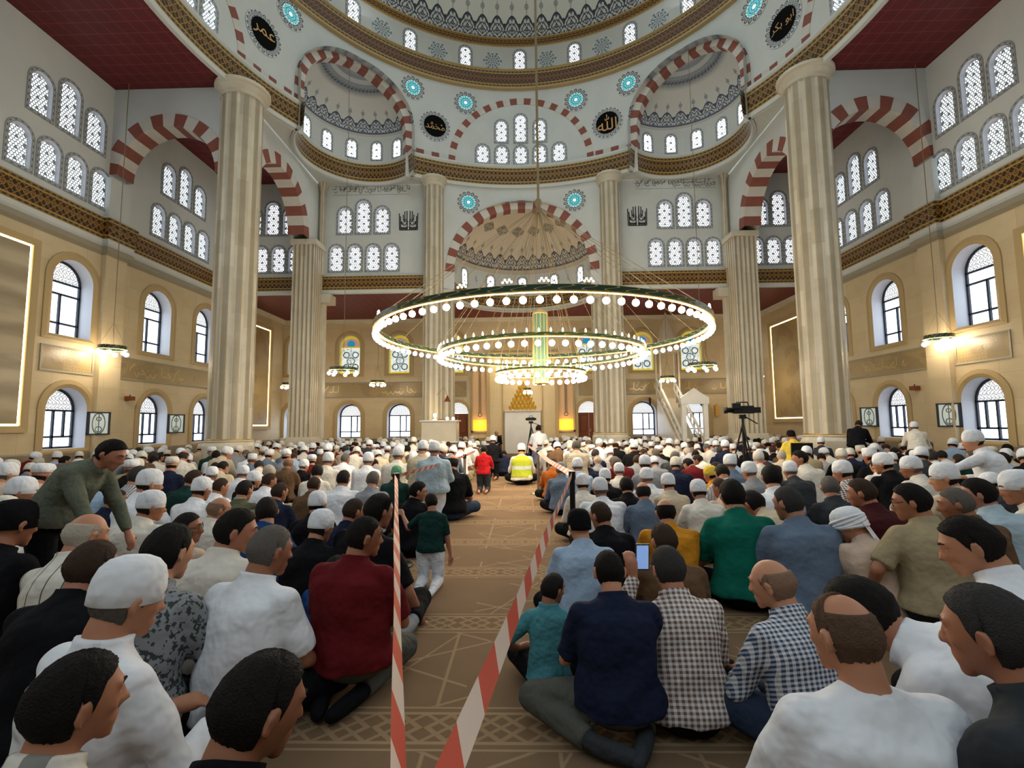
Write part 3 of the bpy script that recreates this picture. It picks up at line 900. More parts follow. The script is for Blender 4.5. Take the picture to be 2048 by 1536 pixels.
mb_outer = [(XL, 0), (XR, 0), (XR, ZG), (XL, ZG)]
# doors reach the floor: lift their outline a hair so that it stays inside the wall outline
holes = [[(x, max(y, 0.004)) for x, y in h] for h in holes]
wall_with_holes('wall_qibla', mpq, mb_outer, holes, M['beige'])
mb = MB()
for x0, x1 in ((XL, -3.9), (-2.5, -1.8), (1.68, 2.45), (3.8, XR)):
    mb.box(x0, x1, YQ - .05, YQ + .02, 0, .76)
struct(mb.build('baseboard_qibla', M['wainscot']))
mb = MB(); sweep_line(mb, [(XR, YW), (XR, YQ), (XL, YQ), (XL, YW)], [(0, 6.40, 0, 0), (.06, 6.42, 0, 0), (.10, 6.52, 0, 0), (.16, ZG, 0, 0)])
struct(mb.build('trim_5', M['marble']))
for k, (x0, x1, sd, glows) in enumerate(((-10.2, -4.35, 11, ((-9.9, -9.0), (-6.9, -5.2))), (-4.1, -2.75, 12, ()), (2.65, 4.2, 13, ()), (4.7, 6.6, 14, ((5.1, 6.3),)), (7.4, 10.4, 15, ((7.6, 8.3), (8.9, 10.1))))):
    fr = struct(empty('trim_%d' % (20 + k), (x0, YQ, 2.8)))
    lo = Vector(fr.location); q = (lambda lo: (lambda x, y, d=0.0: tuple(Vector(mpq(x, y, d)) - lo)))(lo)
    mb = MB(); O = [(x0, 2.74), (x1, 2.74), (x1, 3.50), (x0, 3.50)]; I = [(x0 + .05, 2.80), (x1 - .05, 2.80), (x1 - .05, 3.44), (x0 + .05, 3.44)]
    ring_between(mb, q, O, I, .03, .02); ring_between(mb, q, O, O, 0, .03); mb.build('frieze_border', M['grey_trim'], fr)
    mb = MB(); mb.poly([q(*p, .008) for p in I], I); mb.build('frieze_panel', M['script_panel'], fr)
    if glows:
        mb = MB()
        for a, b in glows: script_line(mb, q, a, b, 2.88, .46, sd, .035, .014); sd += 7
        mb.build('frieze_lettering', M['wall_gold_ink'], fr)

# --- red ceilings
mb = MB()
def rc(P, z):
    tris = tessellate_polygon([[Vector((x, y, 0)) for x, y in P]])
    for t in tris:
        a, b, c = (P[k] for k in t)
        if (b[0] - a[0]) * (c[1] - a[1]) - (b[1] - a[1]) * (c[0] - a[0]) > 0: b, c = c, b
        mb.poly([(q[0], q[1], z) for q in (a, b, c)], [q for q in (a, b, c)])
ang = lambda a, r: (C0[0] + r * cos(radians(a)), C0[1] + r * sin(radians(a)))
circ = [ang(a, RD + .12) for a in range(162, 200, 2)]
for s in (-1, 1):
    X = XL if s < 0 else XR
    P = [(X, 12.98), (s * abs(circ[0][0]), 12.98)] + [(s * abs(x), y) for x, y in circ] + [(s * 8.1, 7.2), (s * 8.1, -4.6), (X, -4.6)]
    rc(P, ZC)
    rc([(X, YW), (s * 8.1, YW), (s * 8.1, 13.4), (X, 13.4)], ZC)
# front gallery ceiling with the apse cut out of it
AP = (0.0, 18.72); RA = 2.9
notch = [(AP[0] + RA * cos(pi * i / 20), AP[1] + RA * sin(pi * i / 20)) for i in range(21)]
rc([(XL, YW), (XL, YQ), (XR, YQ), (XR, YW), (RA, YW)] + notch + [(-RA, YW)], ZG)
struct(mb.build('ceiling', M['redceil']))

# --- flat white soffits between the dome cornice and the square of walls
mb = MB()
EX = []
for s in (-1, 1):
    a_c = radians(90 - s * 45) if s > 0 else radians(135)
EXR = 2.16; EXD = 8.22
exc = {s: (C0[0] + s * EXD * cos(radians(45)), C0[1] + EXD * sin(radians(45))) for s in (-1, 1)}
ZS = 11.06
for s in (-1, 1):
    pts = [(s * 8.1, YW), (s * 8.1, 12.6)]
    pts += [(s * RD * cos(radians(a)), C0[1] + RD * sin(radians(a))) for a in np.arange(15, 29.1, 2)]
    # round the exedra
    for t in np.linspace(-92, 92, 25):
        d = radians(45 + t); pts.append((s * (exc[1][0] + EXR * cos(d)), exc[1][1] + EXR * sin(d)))
    pts += [(s * RD * cos(radians(a)), C0[1] + RD * sin(radians(a))) for a in np.arange(60, 70.1, 2)]
    tris = tessellate_polygon([[Vector((x, y, 0)) for x, y in pts]])
    for t in tris: mb.poly([(pts[k][0], pts[k][1], ZS) for k in t])
struct(mb.build('ceiling_soffit', M['plaster']))

# --- cross arches between the side walls and the big pillars, and arches from big pillar to pier
NT = [30]
def trim(mbx, mats):
    NT[0] += 1
    return struct(mbx.build('trim_%d' % NT[0], mats))
for s in (-1, 1):
    X = XL if s < 0 else XR
    mpx = plane_map(0, 12.85, 1, 0, 0, -1)
    cx = s * 10.15 if s < 0 else 9.85; r = 1.42
    mb = MB(); x0, x1 = (X, -8.1) if s < 0 else (8.1, X)
    arch_wall(mb, mpx, x0, x1, 8.62, ZC, [(cx, 8.62, r, None)], .5)
    arch_wall(mb, plane_map(0, 13.4, 1, 0, 0, -1), x0, x1, 8.62, ZC, [(cx, 8.62, r, None)], .5)
    struct(mb.build('wall_cross_%s' % ('left' if s < 0 else 'right'), M['plaster']))
    mb = MB(); arch_band(mb, mpx, cx, 8.62, r, r + .38, 0, pi, 30, .02, .56, .36); trim(mb, M['voussoir'])
    xf = s * 8.12
    mpy = (lambda xf, s: (lambda x, y, d=0.0: (xf - s * d, x, y)))(xf, s)
    cy, r = 15.42, 1.62
    mb = MB(); arch_wall(mb, mpy, 13.0, YW, 8.5, 11.1, [(cy, 8.5, r, None)], .5)
    mpy2 = (lambda xf, s: (lambda x, y, d=0.0: (xf + s * .6 - s * d, x, y)))(xf, s)
    arch_wall(mb, mpy2, 13.0, YW, 8.5, 11.25, [(cy, 8.5, r, None)], .5)
    struct(mb.build('wall_pillar_%s' % ('left' if s < 0 else 'right'), M['plaster']))
    mb = MB(); arch_band(mb, mpy, cy, 8.5, r, r + .40, 0, pi, 30, .02, .6, .37); trim(mb, M['voussoir'])

# --- drum under the dome: openings of the two corner vaults, painted arches, cornices
mpd = cyl_map(C0[0], C0[1], RD)
mb = MB()
arcx = lambda deg: radians(90 - deg) * RD          # arc position of a compass angle
ops = [(arcx(135), 12.66, 1.96, None), (arcx(45), 12.66, 1.96, None)]
arch_wall(mb, mpd, arcx(200), arcx(-20), 11.0, 15.5, ops, .2)
arch_wall(mb, mpd, arcx(340), arcx(200), 11.0, 15.5, [], .4)
struct(mb.build('wall_drum', M['plaster']))
for a in (135, 45):
    mb = MB(); arch_band(mb, mpd, arcx(a), 12.66, 1.96, 2.30, 0, pi, 40, .03, .34, .30, leg=.70); trim(mb, M['voussoir'])
for a, r in ((90, 2.72), (180, 2.40), (0, 2.40)):
    mb = MB(); arch_band(mb, mpd, arcx(a), 11.98, r, r + .27, 0, pi, 40, .015, 0.0, .29); trim(mb, M['voussoir'])
# chequer strip along the cornice
for a0, a1 in ((119.0, 110.6), (69.4, 61.0), (164.0, 151.2), (28.8, 16.0)):
    mb = MB(); n = 8; xa, xb = arcx(a0), arcx(a1); k = round((xb - xa) / .29)
    for i in range(n):
        x, y = xa + (xb - xa) * i / n, xa + (xb - xa) * (i + 1) / n
        mb.poly([mpd(x, 11.98, .015), mpd(y, 11.98, .015), mpd(y, 12.26, .015), mpd(x, 12.26, .015)], [(i * k / n, 0), ((i + 1) * k / n, 0), ((i + 1) * k / n, 1), (i * k / n, 1)])
    trim(mb, M['voussoir'])
CORN = [(0.0, 11.02, 0, 1), (.12, 11.02, 0, 1), (.14, 11.14, 0, 0), (.18, 11.84, 1, 1), (.22, 11.90, 0, 1), (.22, 11.97, 0, 1), (0.0, 11.98, 0, 1)]
mb = MB()
for a0, a1 in ((-18, 30.4), (59.6, 120.4), (149.6, 198)): sweep_arc(mb, C0, RD + .02, radians(a0), radians(a1), 40, CORN)
for s in (-1, 1):
    mid = 45 if s > 0 else 135
    sweep_arc(mb, exc[s], EXR + .06, radians(mid - 99), radians(mid + 99), 44, CORN)
struct(mb.build('trim_6', [M['goldband'], M['plaster']]))

# --- the two corner vaults
for s in (-1, 1):
    mid = 45 if s > 0 else 135; c = exc[s]
    mpe = cyl_map(c[0], c[1], EXR, radians(mid))
    mb = MB(); arch_wall(mb, mpe, -EXR * radians(97), EXR * radians(97), 11.0, 13.04, [], .2)
    struct(mb.build('wall_vault_%s' % ('left' if s < 0 else 'right'), M['plaster']))
    mb = MB(); P, U = [], []
    for i in range(41):
        a = radians(mid - 95 + 190 * i / 40); row, ur = [], []
        for j in range(17):
            e = pi / 2 * j / 16
            row.append((c[0] + EXR * cos(e) * cos(a), c[1] + EXR * cos(e) * sin(a), 13.02 + 1.75 * sin(e))); ur.append((i / 40 * 13, j / 16))
        P.append(row); U.append(ur)
    mb.grid(P, U); struct(mb.build('ceiling_vault_%s' % ('left' if s < 0 else 'right'), M['exedra']))
    for t in (-62, -36, -10, 16, 42, 66):
        small_window(mpe, EXR * radians(t + (2 if s < 0 else -4)), 12.06, 0.50, 0.86, hole=False, pane='lattice_vault')

# --- windows of the painted arch over the niche, and bits of the side ones
for x in (-.80, 0, .80): small_window(mpd, arcx(90) + x, 12.98, .62, 1.34 if x == 0 else 1.08, hole=False, pane='lattice_far')
for x in (-1.58, -.79, 0, .79, 1.58): small_window(mpd, arcx(90) + x, 12.03, .66, .92, hole=False, pane='lattice_far')
for a in (180, 0):
    for x in (-1.4, -.7, 0, .7, 1.4): small_window(mpd, arcx(a) + x, 12.06, .62, .96, hole=False)

# --- dome
mb = MB(); sweep_arc(mb, C0, 8.5, 0, 2 * pi, 96, [(.0, 15.30, 0, 1), (.14, 15.33, 0, 1), (.14, 15.37, 0, 0), (.26, 16.0, 1, 1), (.30, 16.02, 0, 1), (.30, 16.06, 0, 1), (.12, 16.07, 0, 1)])
struct(mb.build('trim_7', [M['domeband'], M['beige_trim']]))
RW = 8.38; mpo = cyl_map(C0[0], C0[1], RW)
mb = MB(); arch_wall(mb, mpo, -RW * pi, RW * pi, 16.0, 17.30, [], .3); struct(mb.build('wall_dome', M['plaster']))
mb = MB(); sweep_arc(mb, C0, RW, 0, 2 * pi, 96, [(.0, 17.16, 0, 1), (.05, 17.18, 0, 0), (.13, 17.44, 1, 1), (.16, 17.46, 0, 1), (.05, 17.47, 0, 1)])
struct(mb.build('trim_8', [M['goldband'], M['beige_trim']]))
mb = MB(); P, U = [], []
for i in range(97):
    a = 2 * pi * i / 96; row, ur = [], []
    for j in range(25):
        e = pi / 2 * j / 24; row.append((C0[0] + 8.34 * cos(e) * cos(a), C0[1] + 8.34 * cos(e) * sin(a), 17.42 + 7.6 * sin(e))); ur.append((i / 96 * 84, j / 24))
    P.append(row); U.append(ur)
mb.grid(P, U); struct(mb.build('ceiling_dome', M['dome']))
for k in range(-4, 5):
    small_window(mpo, RW * radians(15.55 * k), 16.08, .60, 1.0, hole=False, pane='lattice_far')

def disc_obj(name, mp, cx, cz, parts, label, cat, group, structure=False):
    """roundel on a wall: parts = [(child name, r0, r1, material, depth)]"""
    lo = Vector(mp(cx, cz, 0)); root = empty(name, lo)
    if structure: struct(root)
    else: tag(root, label, cat, group)
    q = lambda x, y, d=0.0: tuple(Vector(mp(cx + x, cz + y, d)) - lo)
    for nm, r0, r1, mat, d in parts:
        mb = MB(); n = 40
        for i in range(n):
            a, b = 2 * pi * i / n, 2 * pi * (i + 1) / n
            if r0 == 0:
                mb.poly([q(0, 0, d), q(r1 * cos(a), r1 * sin(a), d), q(r1 * cos(b), r1 * sin(b), d)], [(0, 0), (cos(a), sin(a)), (cos(b), sin(b))])
            else:
                mb.poly([q(r0 * cos(a), r0 * sin(a), d), q(r1 * cos(a), r1 * sin(a), d), q(r1 * cos(b), r1 * sin(b), d), q(r0 * cos(b), r0 * sin(b), d)], [(i / n, 0), (i / n, 1), ((i + 1) / n, 1), ((i + 1) / n, 0)])
            mb.poly([q(r1 * cos(a), r1 * sin(a), 0), q(r1 * cos(b), r1 * sin(b), 0), q(r1 * cos(b), r1 * sin(b), d), q(r1 * cos(a), r1 * sin(a), d)])
        mb.build(nm, M[mat], root)
    return root, q

for k in range(-4, 5):
    if k in (-4, 4): pass
    disc_obj('painted_roundel', mpo, RW * radians(15.55 * (k + .5)), 16.52, [('lace_disc', 0, .40, 'lace', .012)],
             'blue lace roundel painted between the dome windows', 'wall ornament', 'blue roundels between the dome windows')
for a, z, lab in ((105.4, 14.62, 'left of the two turquoise rosettes nearest the middle over the painted arch'), (74.4, 14.62, 'right of the two turquoise rosettes nearest the middle over the painted arch'),
                  (120.0, 14.72, 'turquoise rosette window between the left corner vault and the dome band'), (60.0, 14.66, 'turquoise rosette window between the right corner vault and the dome band'),
                  (152.0, 14.85, 'turquoise rosette window high beside the far-left black medallion'), (27.8, 14.6, 'turquoise rosette window high beside the far-right black medallion')):
    NWIN[0] += 1
    r_, q = disc_obj('window_%d' % NWIN[0], mpd, arcx(a), z, [('rosette_pane', 0, .30, 'rosette', .02), ('petal_border', .30, .50, 'petals', .012)], '', '', '', True)
    r_['label'] = lab
mpn = cyl_map(C0[0], C0[1], RD)
for a, lab in ((104.6, ''), (75.4, '')):
    NWIN[0] += 1
    disc_obj('window_%d' % NWIN[0], cyl_map(C0[0], C0[1] , RD - .02), arcx(a), 10.36, [('rosette_pane', 0, .29, 'rosette', .02), ('petal_border', .29, .48, 'petals', .012)], '', '', '', True)

GLYPH = {'allah': '\ufdf2', 'muhammad': '\ufdf4', 'abu_bakr': '\ufeae\ufedc\ufe91 \ufeee\ufe91\ufe8d', 'umar': '\ufeae\ufee4\ufecb'}
for a, z, g, sz, lab in ((113.9, 13.36, 'muhammad', .50, 'black calligraphy medallion with gold lettering right of the left corner vault'),
                         (66.0, 13.32, 'allah', .58, 'black calligraphy medallion with gold lettering left of the right corner vault'),
                         (158.2, 13.45, 'umar', .62, 'black calligraphy medallion with looping gold letters at the far left'),
                         (21.6, 13.25, 'abu_bakr', .50, 'black calligraphy medallion with gold letters at the far right')):
    root, q = disc_obj('calligraphy_medallion', mpd, arcx(a), z, [('black_disc', 0, .44, 'black_disc', .03), ('petal_wreath', .44, .64, 'petals_big', .014)], lab, 'medallion', 'black calligraphy medallions')
    vs, fs = text_polys(GLYPH[g], sz)
    if vs:
        mx = max(max(abs(x) for x, y in vs), max(abs(y) for x, y in vs)); k = .39 / mx
        mb = MB()
        for f in fs: mb.poly([q(vs[i][0] * k, vs[i][1] * k, .036) for i in f])
        mb.build('gold_lettering', M['gold_ink'], root)

# --- wall and vault of the prayer-niche bay
ops = [(arcx(90), 7.42, 2.74, None)]
mpa = cyl_map(C0[0], C0[1], RD - .02)
mb = MB(); arch_wall(mb, mpa, -3.46, 3.46, 6.58, 11.1, ops, .2); struct(mb.build('wall_niche_bay', M['plaster']))
mb = MB(); arch_band(mb, mpa, 0, 7.42, 2.74, 3.10, 0, pi, 44, .03, .36, .33); trim(mb, M['voussoir'])
mpv = cyl_map(AP[0], AP[1], RA)
mb = MB(); arch_wall(mb, mpv, -RA * radians(92), RA * radians(92), 7.2, 8.32, [], .2); struct(mb.build('wall_apse', M['plaster']))
mb = MB(); P, U = [], []
for i in range(49):
    a = radians(-2 + 184 * i / 48); row, ur = [], []
    for j in range(17):
        e = pi / 2 * j / 16; row.append((AP[0] + RA * cos(e) * cos(a), AP[1] + RA * cos(e) * sin(a), 8.28 + 2.15 * sin(e))); ur.append((i / 48 * 17, j / 16))
    P.append(row); U.append(ur)
mb.grid(P, U); struct(mb.build('ceiling_apse', M['apse']))
for t in (-60, -30, 0, 30, 60): small_window(mpv, RA * radians(t), 7.40, .50, .82, hole=False, pane='lattice_vault')
for t in (-74, -45, -15, 15, 45, 74):
    mb = MB(); x = RA * radians(t); z = 7.86
    q = mpv
    mb.poly([q(x, z - .2, .008), q(x + .1, z, .008), q(x, z + .2, .008), q(x - .1, z, .008)], [(.5, 0), (1, .5), (.5, 1), (0, .5)])
    tag(mb.build('painted_lozenge', M['lace']), 'small dark lozenge ornament painted between the apse windows', 'wall ornament', 'lozenges between the apse windows')
mb = MB(); sweep_arc(mb, AP, RA + .05, radians(-3), radians(183), 44, [(-.2, 6.56, 0, 1), (.02, 6.56, 0, 1), (.06, 6.70, 0, 0), (.12, 7.26, 1, 1), (.16, 7.32, 0, 1), (0, 7.34, 0, 1)])
struct(mb.build('trim_9', [M['goldband'], M['plaster']]))

# painted script over the window groups and the square script panels beside them
for s in (-1, 1):
    mb = MB(); x0, x1 = (-7.62, -4.50) if s < 0 else (4.55, 7.7)
    lo = Vector((0, YW, 0)); q = lambda x, y, d=0.0: mpw(x, y, d)
    for i in range(2): script_line(mb, q, x0, x1, 10.72 + .1 * i, .28, 50 + s + 3 * i, .026, .008)
    for z in (10.66, 11.02): mb.poly([q(x0, z, .006), q(x1, z, .006), q(x1, z + .012, .006), q(x0, z + .012, .006)])
    tag(mb.build('painted_script', M['grey_ink']), 'grey painted script line above the %s window group' % ('left' if s < 0 else 'right'), 'lettering')
    cx = -4.53 if s < 0 else 4.58
    mb = MB(); wd = .038
    for k in (-1, 1):
        for dx, zt, zb in ((.36, 9.86, 9.16), (.31, 9.74, 9.2), (.14, 9.94, 9.5), (.05, 9.96, 9.2), (.20, 9.8, 9.55)):
            stroke(mb, q, [(cx + k * dx, zb), (cx + k * (dx + .015), zt)], wd, .008)
        stroke(mb, q, [(cx + k * (.30 - .27 * t / 8), 9.52 - .16 * sin(pi * t / 8)) for t in range(9)], wd, .008)
        stroke(mb, q, [(cx + k * (.33 - .3 * t / 8), 9.24 + .05 * cos(pi * t)) for t in range(9)], wd, .008)
        stroke(mb, q, [(cx + k * .34, 9.17), (cx, 9.17)], wd, .008)
        stroke(mb, q, [(cx + k * (.24 + .05 * cos(t)), 9.45 + .06 * sin(t)) for t in np.linspace(0, 6.28, 9)], .02, .008)
        stroke(mb, q, [(cx + k * (.13 + .05 * cos(t)), 9.56 + .07 * sin(t)) for t in np.linspace(0, 6.28, 9)], .02, .008)
    tag(mb.build('painted_script', M['black_ink']), 'black mirrored script panel painted beside the %s inner pillar' % ('left' if s < 0 else 'right'), 'lettering')

# --- pillars
def flute(n, dep): return lambda a: 1.0 - dep * max(0.0, cos(a * n)) ** 2
def pillar(name, x, y, r, ztop, n, label):
    root = struct(empty(name, (x, y, 0))); root['label'] = label
    mb = MB(); mb.lathe([(r * 1.13, 0), (r * 1.13, .86), (r * 1.10, .90), (r * 1.04, .96), (r * 1.08, .99), (r * 1.02, 1.03)], 8 * 4, smooth=False); mb.build('base', M['marble'], root)
    mb = MB(); mb.lathe([(r * 1.04, 1.02), (r * 1.07, 1.035), (r * 1.04, 1.05)], 32); mb.build('gold_ring', M['gold'], root)
    mb = MB(); zs = [1.05 + (ztop - .34 - 1.05) * i / 6 for i in range(7)]
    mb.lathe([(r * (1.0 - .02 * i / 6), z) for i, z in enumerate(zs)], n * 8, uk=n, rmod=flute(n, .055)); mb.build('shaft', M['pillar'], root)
    mb = MB(); z = ztop
    mb.lathe([(r * .97, z - .36), (r * 1.05, z - .34), (r * 1.02, z - .30), (r * 1.02, z - .24), (r * 1.16, z - .14), (r * 1.18, z - .10), (r * 1.30, z - .06), (r * 1.30, z + .02), (0, z + .02)], 8 * 5, smooth=False); mb.build('capital', M['marble'], root)
    return root
for s in (-1, 1):
    nm = 'left' if s < 0 else 'right'
    pillar('pillar_big_%s' % nm, s * 8.1, 13.0, .56, 11.12, 11, 'tallest and nearest fluted marble pillar on the %s' % nm)
    pillar('pillar_inner_%s' % nm, s * 3.46, 18.12, .40, 11.06, 12, 'fluted marble pillar on the %s of the prayer niche' % nm)
    pillar('pillar_gallery_%s' % nm, s * 3.22, 18.75, .50, 6.62, 12, 'shorter pillar under the gallery by the %s inner pillar' % nm)
    root = struct(empty('pier_%s' % nm, (s * 8.32, 18.0, 0)))
    mb = MB(); mb.box(-.50, .50, -.58, .52, 0, .88); mb.box(-.46, .46, -.54, .5, .88, .98); mb.build('base', M['marble'], root)
    mb = MB()
    for (x0, y0, x1, y1, k) in ((-.42, -.50, .42, -.50, 5), (.42, -.5, .42, .4, 5), (-.42, .4, -.42, -.5, 5)):
        L = math.dist((x0, y0), (x1, y1)); nn = 40; P, U = [], []
        nx, ny = (y1 - y0) / L, -(x1 - x0) / L
        for i in range(nn + 1):
            t = i / nn; dd = -.04 * max(0, cos(2 * pi * t * k + pi)) ** 2
            P.append([(x0 + (x1 - x0) * t + nx * dd, y0 + (y1 - y0) * t + ny * dd, z) for z in (.98, 3, 5, 8.3)]); U.append([(t * k, z) for z in (.98, 3, 5, 8.3)])
        mb.grid(P, U)
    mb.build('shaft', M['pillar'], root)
    mb = MB(); mb.box(-.5, .5, -.56, .42, 8.3, 8.5); mb.build('capital', M['marble'], root)
    mb = MB(); mb.box(-.30 - (.2 if s > 0 else 0), .30 + (.2 if s < 0 else 0), .3, .55, .9, 6.2); mb.box(-.45 - (.35 if s > 0 else 0), .45 + (.35 if s < 0 else 0), .15, .7, 6.2, 6.55); mb.build('bracket', M['marble'], root)
    c = struct(empty('colonnette_%s' % nm, (s * 7.95, 18.22, 0)))
    mb = MB(); mb.lathe([(.11, 7.3), (.10, 10.75), (.14, 10.8), (.13, 10.88), (.18, 10.95), (.18, 11.06)], 16, uk=8); mb.build('shaft', M['pillar'], c)

# --- back and top of the hall behind the photographer (never in view, keeps the light in)
mb = MB(); mb.poly([(XL, -4.6, 0), (XR, -4.6, 0), (XR, -4.6, 11.5), (XL, -4.6, 11.5)], [(XL, 0), (XR, 0), (XR, 11.5), (XL, 11.5)])
struct(mb.build('wall_rear', M['plaster']))
mb = MB(); P = [(-8.2, -4.6), (8.2, -4.6), (8.2, 8.5)] + [ang(a, RD) for a in range(-14, -167, -4)] + [(-8.2, 8.5)]
tris = tessellate_polygon([[Vector((x, y, 0)) for x, y in P]])
for t in tris: mb.poly([(P[k][0], P[k][1], 11.25) for k in t])
struct(mb.build('ceiling_rear', M['plaster']))

# ------------------------------------------------------------------ great chandelier
CH = (0.38, 10.4)
root = empty('chandelier', (CH[0], CH[1], 2.2)); tag(root, 'huge three-ringed gold chandelier hanging under the dome', 'chandelier')
def rel(mb, name, mats, par, loc=(CH[0], CH[1], 2.2)):
    """geometry given in world coordinates, linked under a parent whose origin is loc"""
    mb.v = [(x - loc[0], y - loc[1], z - loc[2]) for x, y, z in mb.v]
    return mb.build(name, mats, par)
def mk_greenband():
    m = Mat('green_glass_gallery', 0.25, 0.5); u, v = m.uv()
    f = (((u * 9.0 + (v * 6.0).sin()).sin().abs()) < .14).max((v - .5).abs() > .45)
    m.base(m.mix(f, rgb(36, 64, 46), rgb(176, 156, 104))); return m.m
M['greenband'] = mk_greenband()
def mk_greenglass():
    m = Mat('pale_green_glass', 0.2, 0.5); m.base(rgb(92, 128, 104)); return m.m
M['greenglass'] = mk_greenglass()
bulb_mb = MB(); bulb_mb.sphere((0, 0, 0), .055, 12, 8); bulb_me = bulb_mb.mesh('bulb', M['bulb'])
cand_mb = MB(); cand_mb.lathe([(0, .075), (.012, .05), (.016, .03), (.012, 0), (0, 0)], 8); cand_me = cand_mb.mesh('candle_bulb', M['flame_bulb'])
RINGS = [(3.50, 3.30, 88, .11, 'outer_ring'), (2.20, 2.88, 58, .075, 'middle_ring'), (0.95, 2.46, 30, .05, 'inner_ring')]
n_ind = 0; rest = MB()
for R, z, n, hh, nm in RINGS:
    mb = MB()
    mb.lathe([(R + .03, z + .015), (R + .05, z), (R - .05, z), (R - .05, z + .02), (R - .03, z + .025)], 96, (CH[0], CH[1], 0))
    rg = rel(mb, nm, M['gold_lit'], root)
    mb = MB(); N = 96
    for i in range(N):
        a, b = 2 * pi * i / N, 2 * pi * (i + 1) / N
        P = lambda a, r, zz: (CH[0] + r * cos(a), CH[1] + r * sin(a), zz)
        for r0, r1, fl in ((R + .03, R + .045, 0), (R - .03, R - .03, 1)):
            mb.poly([P(a, r0, z + .02), P(b, r0, z + .02), P(b, r1, z + hh), P(a, r1, z + hh)], [(a * R, 0), (b * R, 0), (b * R, 1), (a * R, 1)])
        mb.poly([P(a, R - .03, z + hh), P(b, R - .03, z + hh), P(b, R + .045, z + hh), P(a, R + .045, z + hh)])
    rel(mb, 'ring_gallery', M['greenband'], rg)
    for i in range(n):
        a = 2 * pi * (i + .5) / n - pi / 2
        x, y = CH[0] + R * cos(a), CH[1] + R * sin(a)
        near = n_ind < 100 and (nm == 'outer_ring' or sin(a) < -0.75)
        if near:
            o = bpy.data.objects.new('globe_bulb', bulb_me); COL.objects.link(o); o.parent = rg; o.location = (x - CH[0], y - CH[1], z - 2.2 - .115); n_ind += 1
        else: rest.sphere((x, y, z - .115), .055, 10, 7)
    caps = MB()
    for i in range(n):
        a = 2 * pi * (i + .5) / n - pi / 2; x, y = CH[0] + R * cos(a), CH[1] + R * sin(a)
        caps.lathe([(.004, 0), (.006, -.05), (.026, -.062), (.030, -.082)], 6, (x, y, z))
        caps.lathe([(.010, -.160), (.008, -.175), (0, -.185)], 5, (x, y, z))
    rel(caps, 'bulb_sockets', M['gold'], rg)
    if nm != 'outer_ring':
        cb = MB(); m_ = int(n * 1.15)
        for i in range(m_):
            a = 2 * pi * i / m_; x, y = CH[0] + (R + .01) * cos(a), CH[1] + (R + .01) * sin(a)
            cb.lathe([(0, .085), (.012, .06), (.017, .035), (.012, 0)], 6, (x, y, z + hh))
        o = rel(cb, 'candle_bulbs', M['flame_bulb'], rg); o['kind'] = 'stuff'
o = rel(rest, 'globe_bulbs', M['bulb'], root); o['kind'] = 'stuff'
# clusters of small lamps on the outer gallery
cb = MB()
for a in (-112, -100, -91, -80, -152, -30):
    for k in range(5):
        aa = radians(a + k * .55 - 1.1); cb.sphere((CH[0] + 3.5 * cos(aa), CH[1] + 3.5 * sin(aa), 3.47 + .035 * (k % 2)), .018, 6, 4)
rel(cb, 'gallery_lamps', M['flame_bulb'], root)['kind'] = 'stuff'
# glass lantern column in the middle
mb = MB(); mb.lathe([(.15, 2.26), (.155, 3.78)], 12, (CH[0], CH[1], 0), smooth=False); col_o = rel(mb, 'lantern_column', M['greenglass'], root)
mb = MB()
for i in range(12):
    a = 2 * pi * i / 12; mb.tube([(CH[0] + .158 * cos(a), CH[1] + .158 * sin(a), z) for z in (2.24, 3.8)], .009, 5)
for z in (2.25, 2.75, 3.3, 3.79): mb.lathe([(.16, z - .012), (.172, z), (.16, z + .012)], 24, (CH[0], CH[1], 0))
mb.lathe([(.165, 3.79), (.15, 3.84), (.06, 3.88), (.02, 3.92)], 16, (CH[0], CH[1], 0))
rel(mb, 'lantern_ribs', M['gold_lit'], col_o)
# stay cables, hub and the long chain to the crown of the dome
mb = MB(); hub = (CH[0], CH[1], 6.26)
for R, z, n in ((3.5, 3.42, 16), (2.2, 3.0, 12), (.95, 2.56, 8)):
    for i in range(n):
        a = 2 * pi * (i + .25) / n; mb.tube([hub, (CH[0] + R * cos(a), CH[1] + R * sin(a), z)], .006, 4)
rel(mb, 'stay_cables', M['cord'], root)
mb = MB(); mb.lathe([(.02, .2), (.07, .14), (.08, .05), (.05, 0), (.06, -.1), (.02, -.16)], 14, hub); rel(mb, 'hub', M['cord'], root)
mb = MB(); mb.tube([hub, (CH[0], CH[1], 25.0)], .028, 8); rel(mb, 'chain', M['cord'], root)

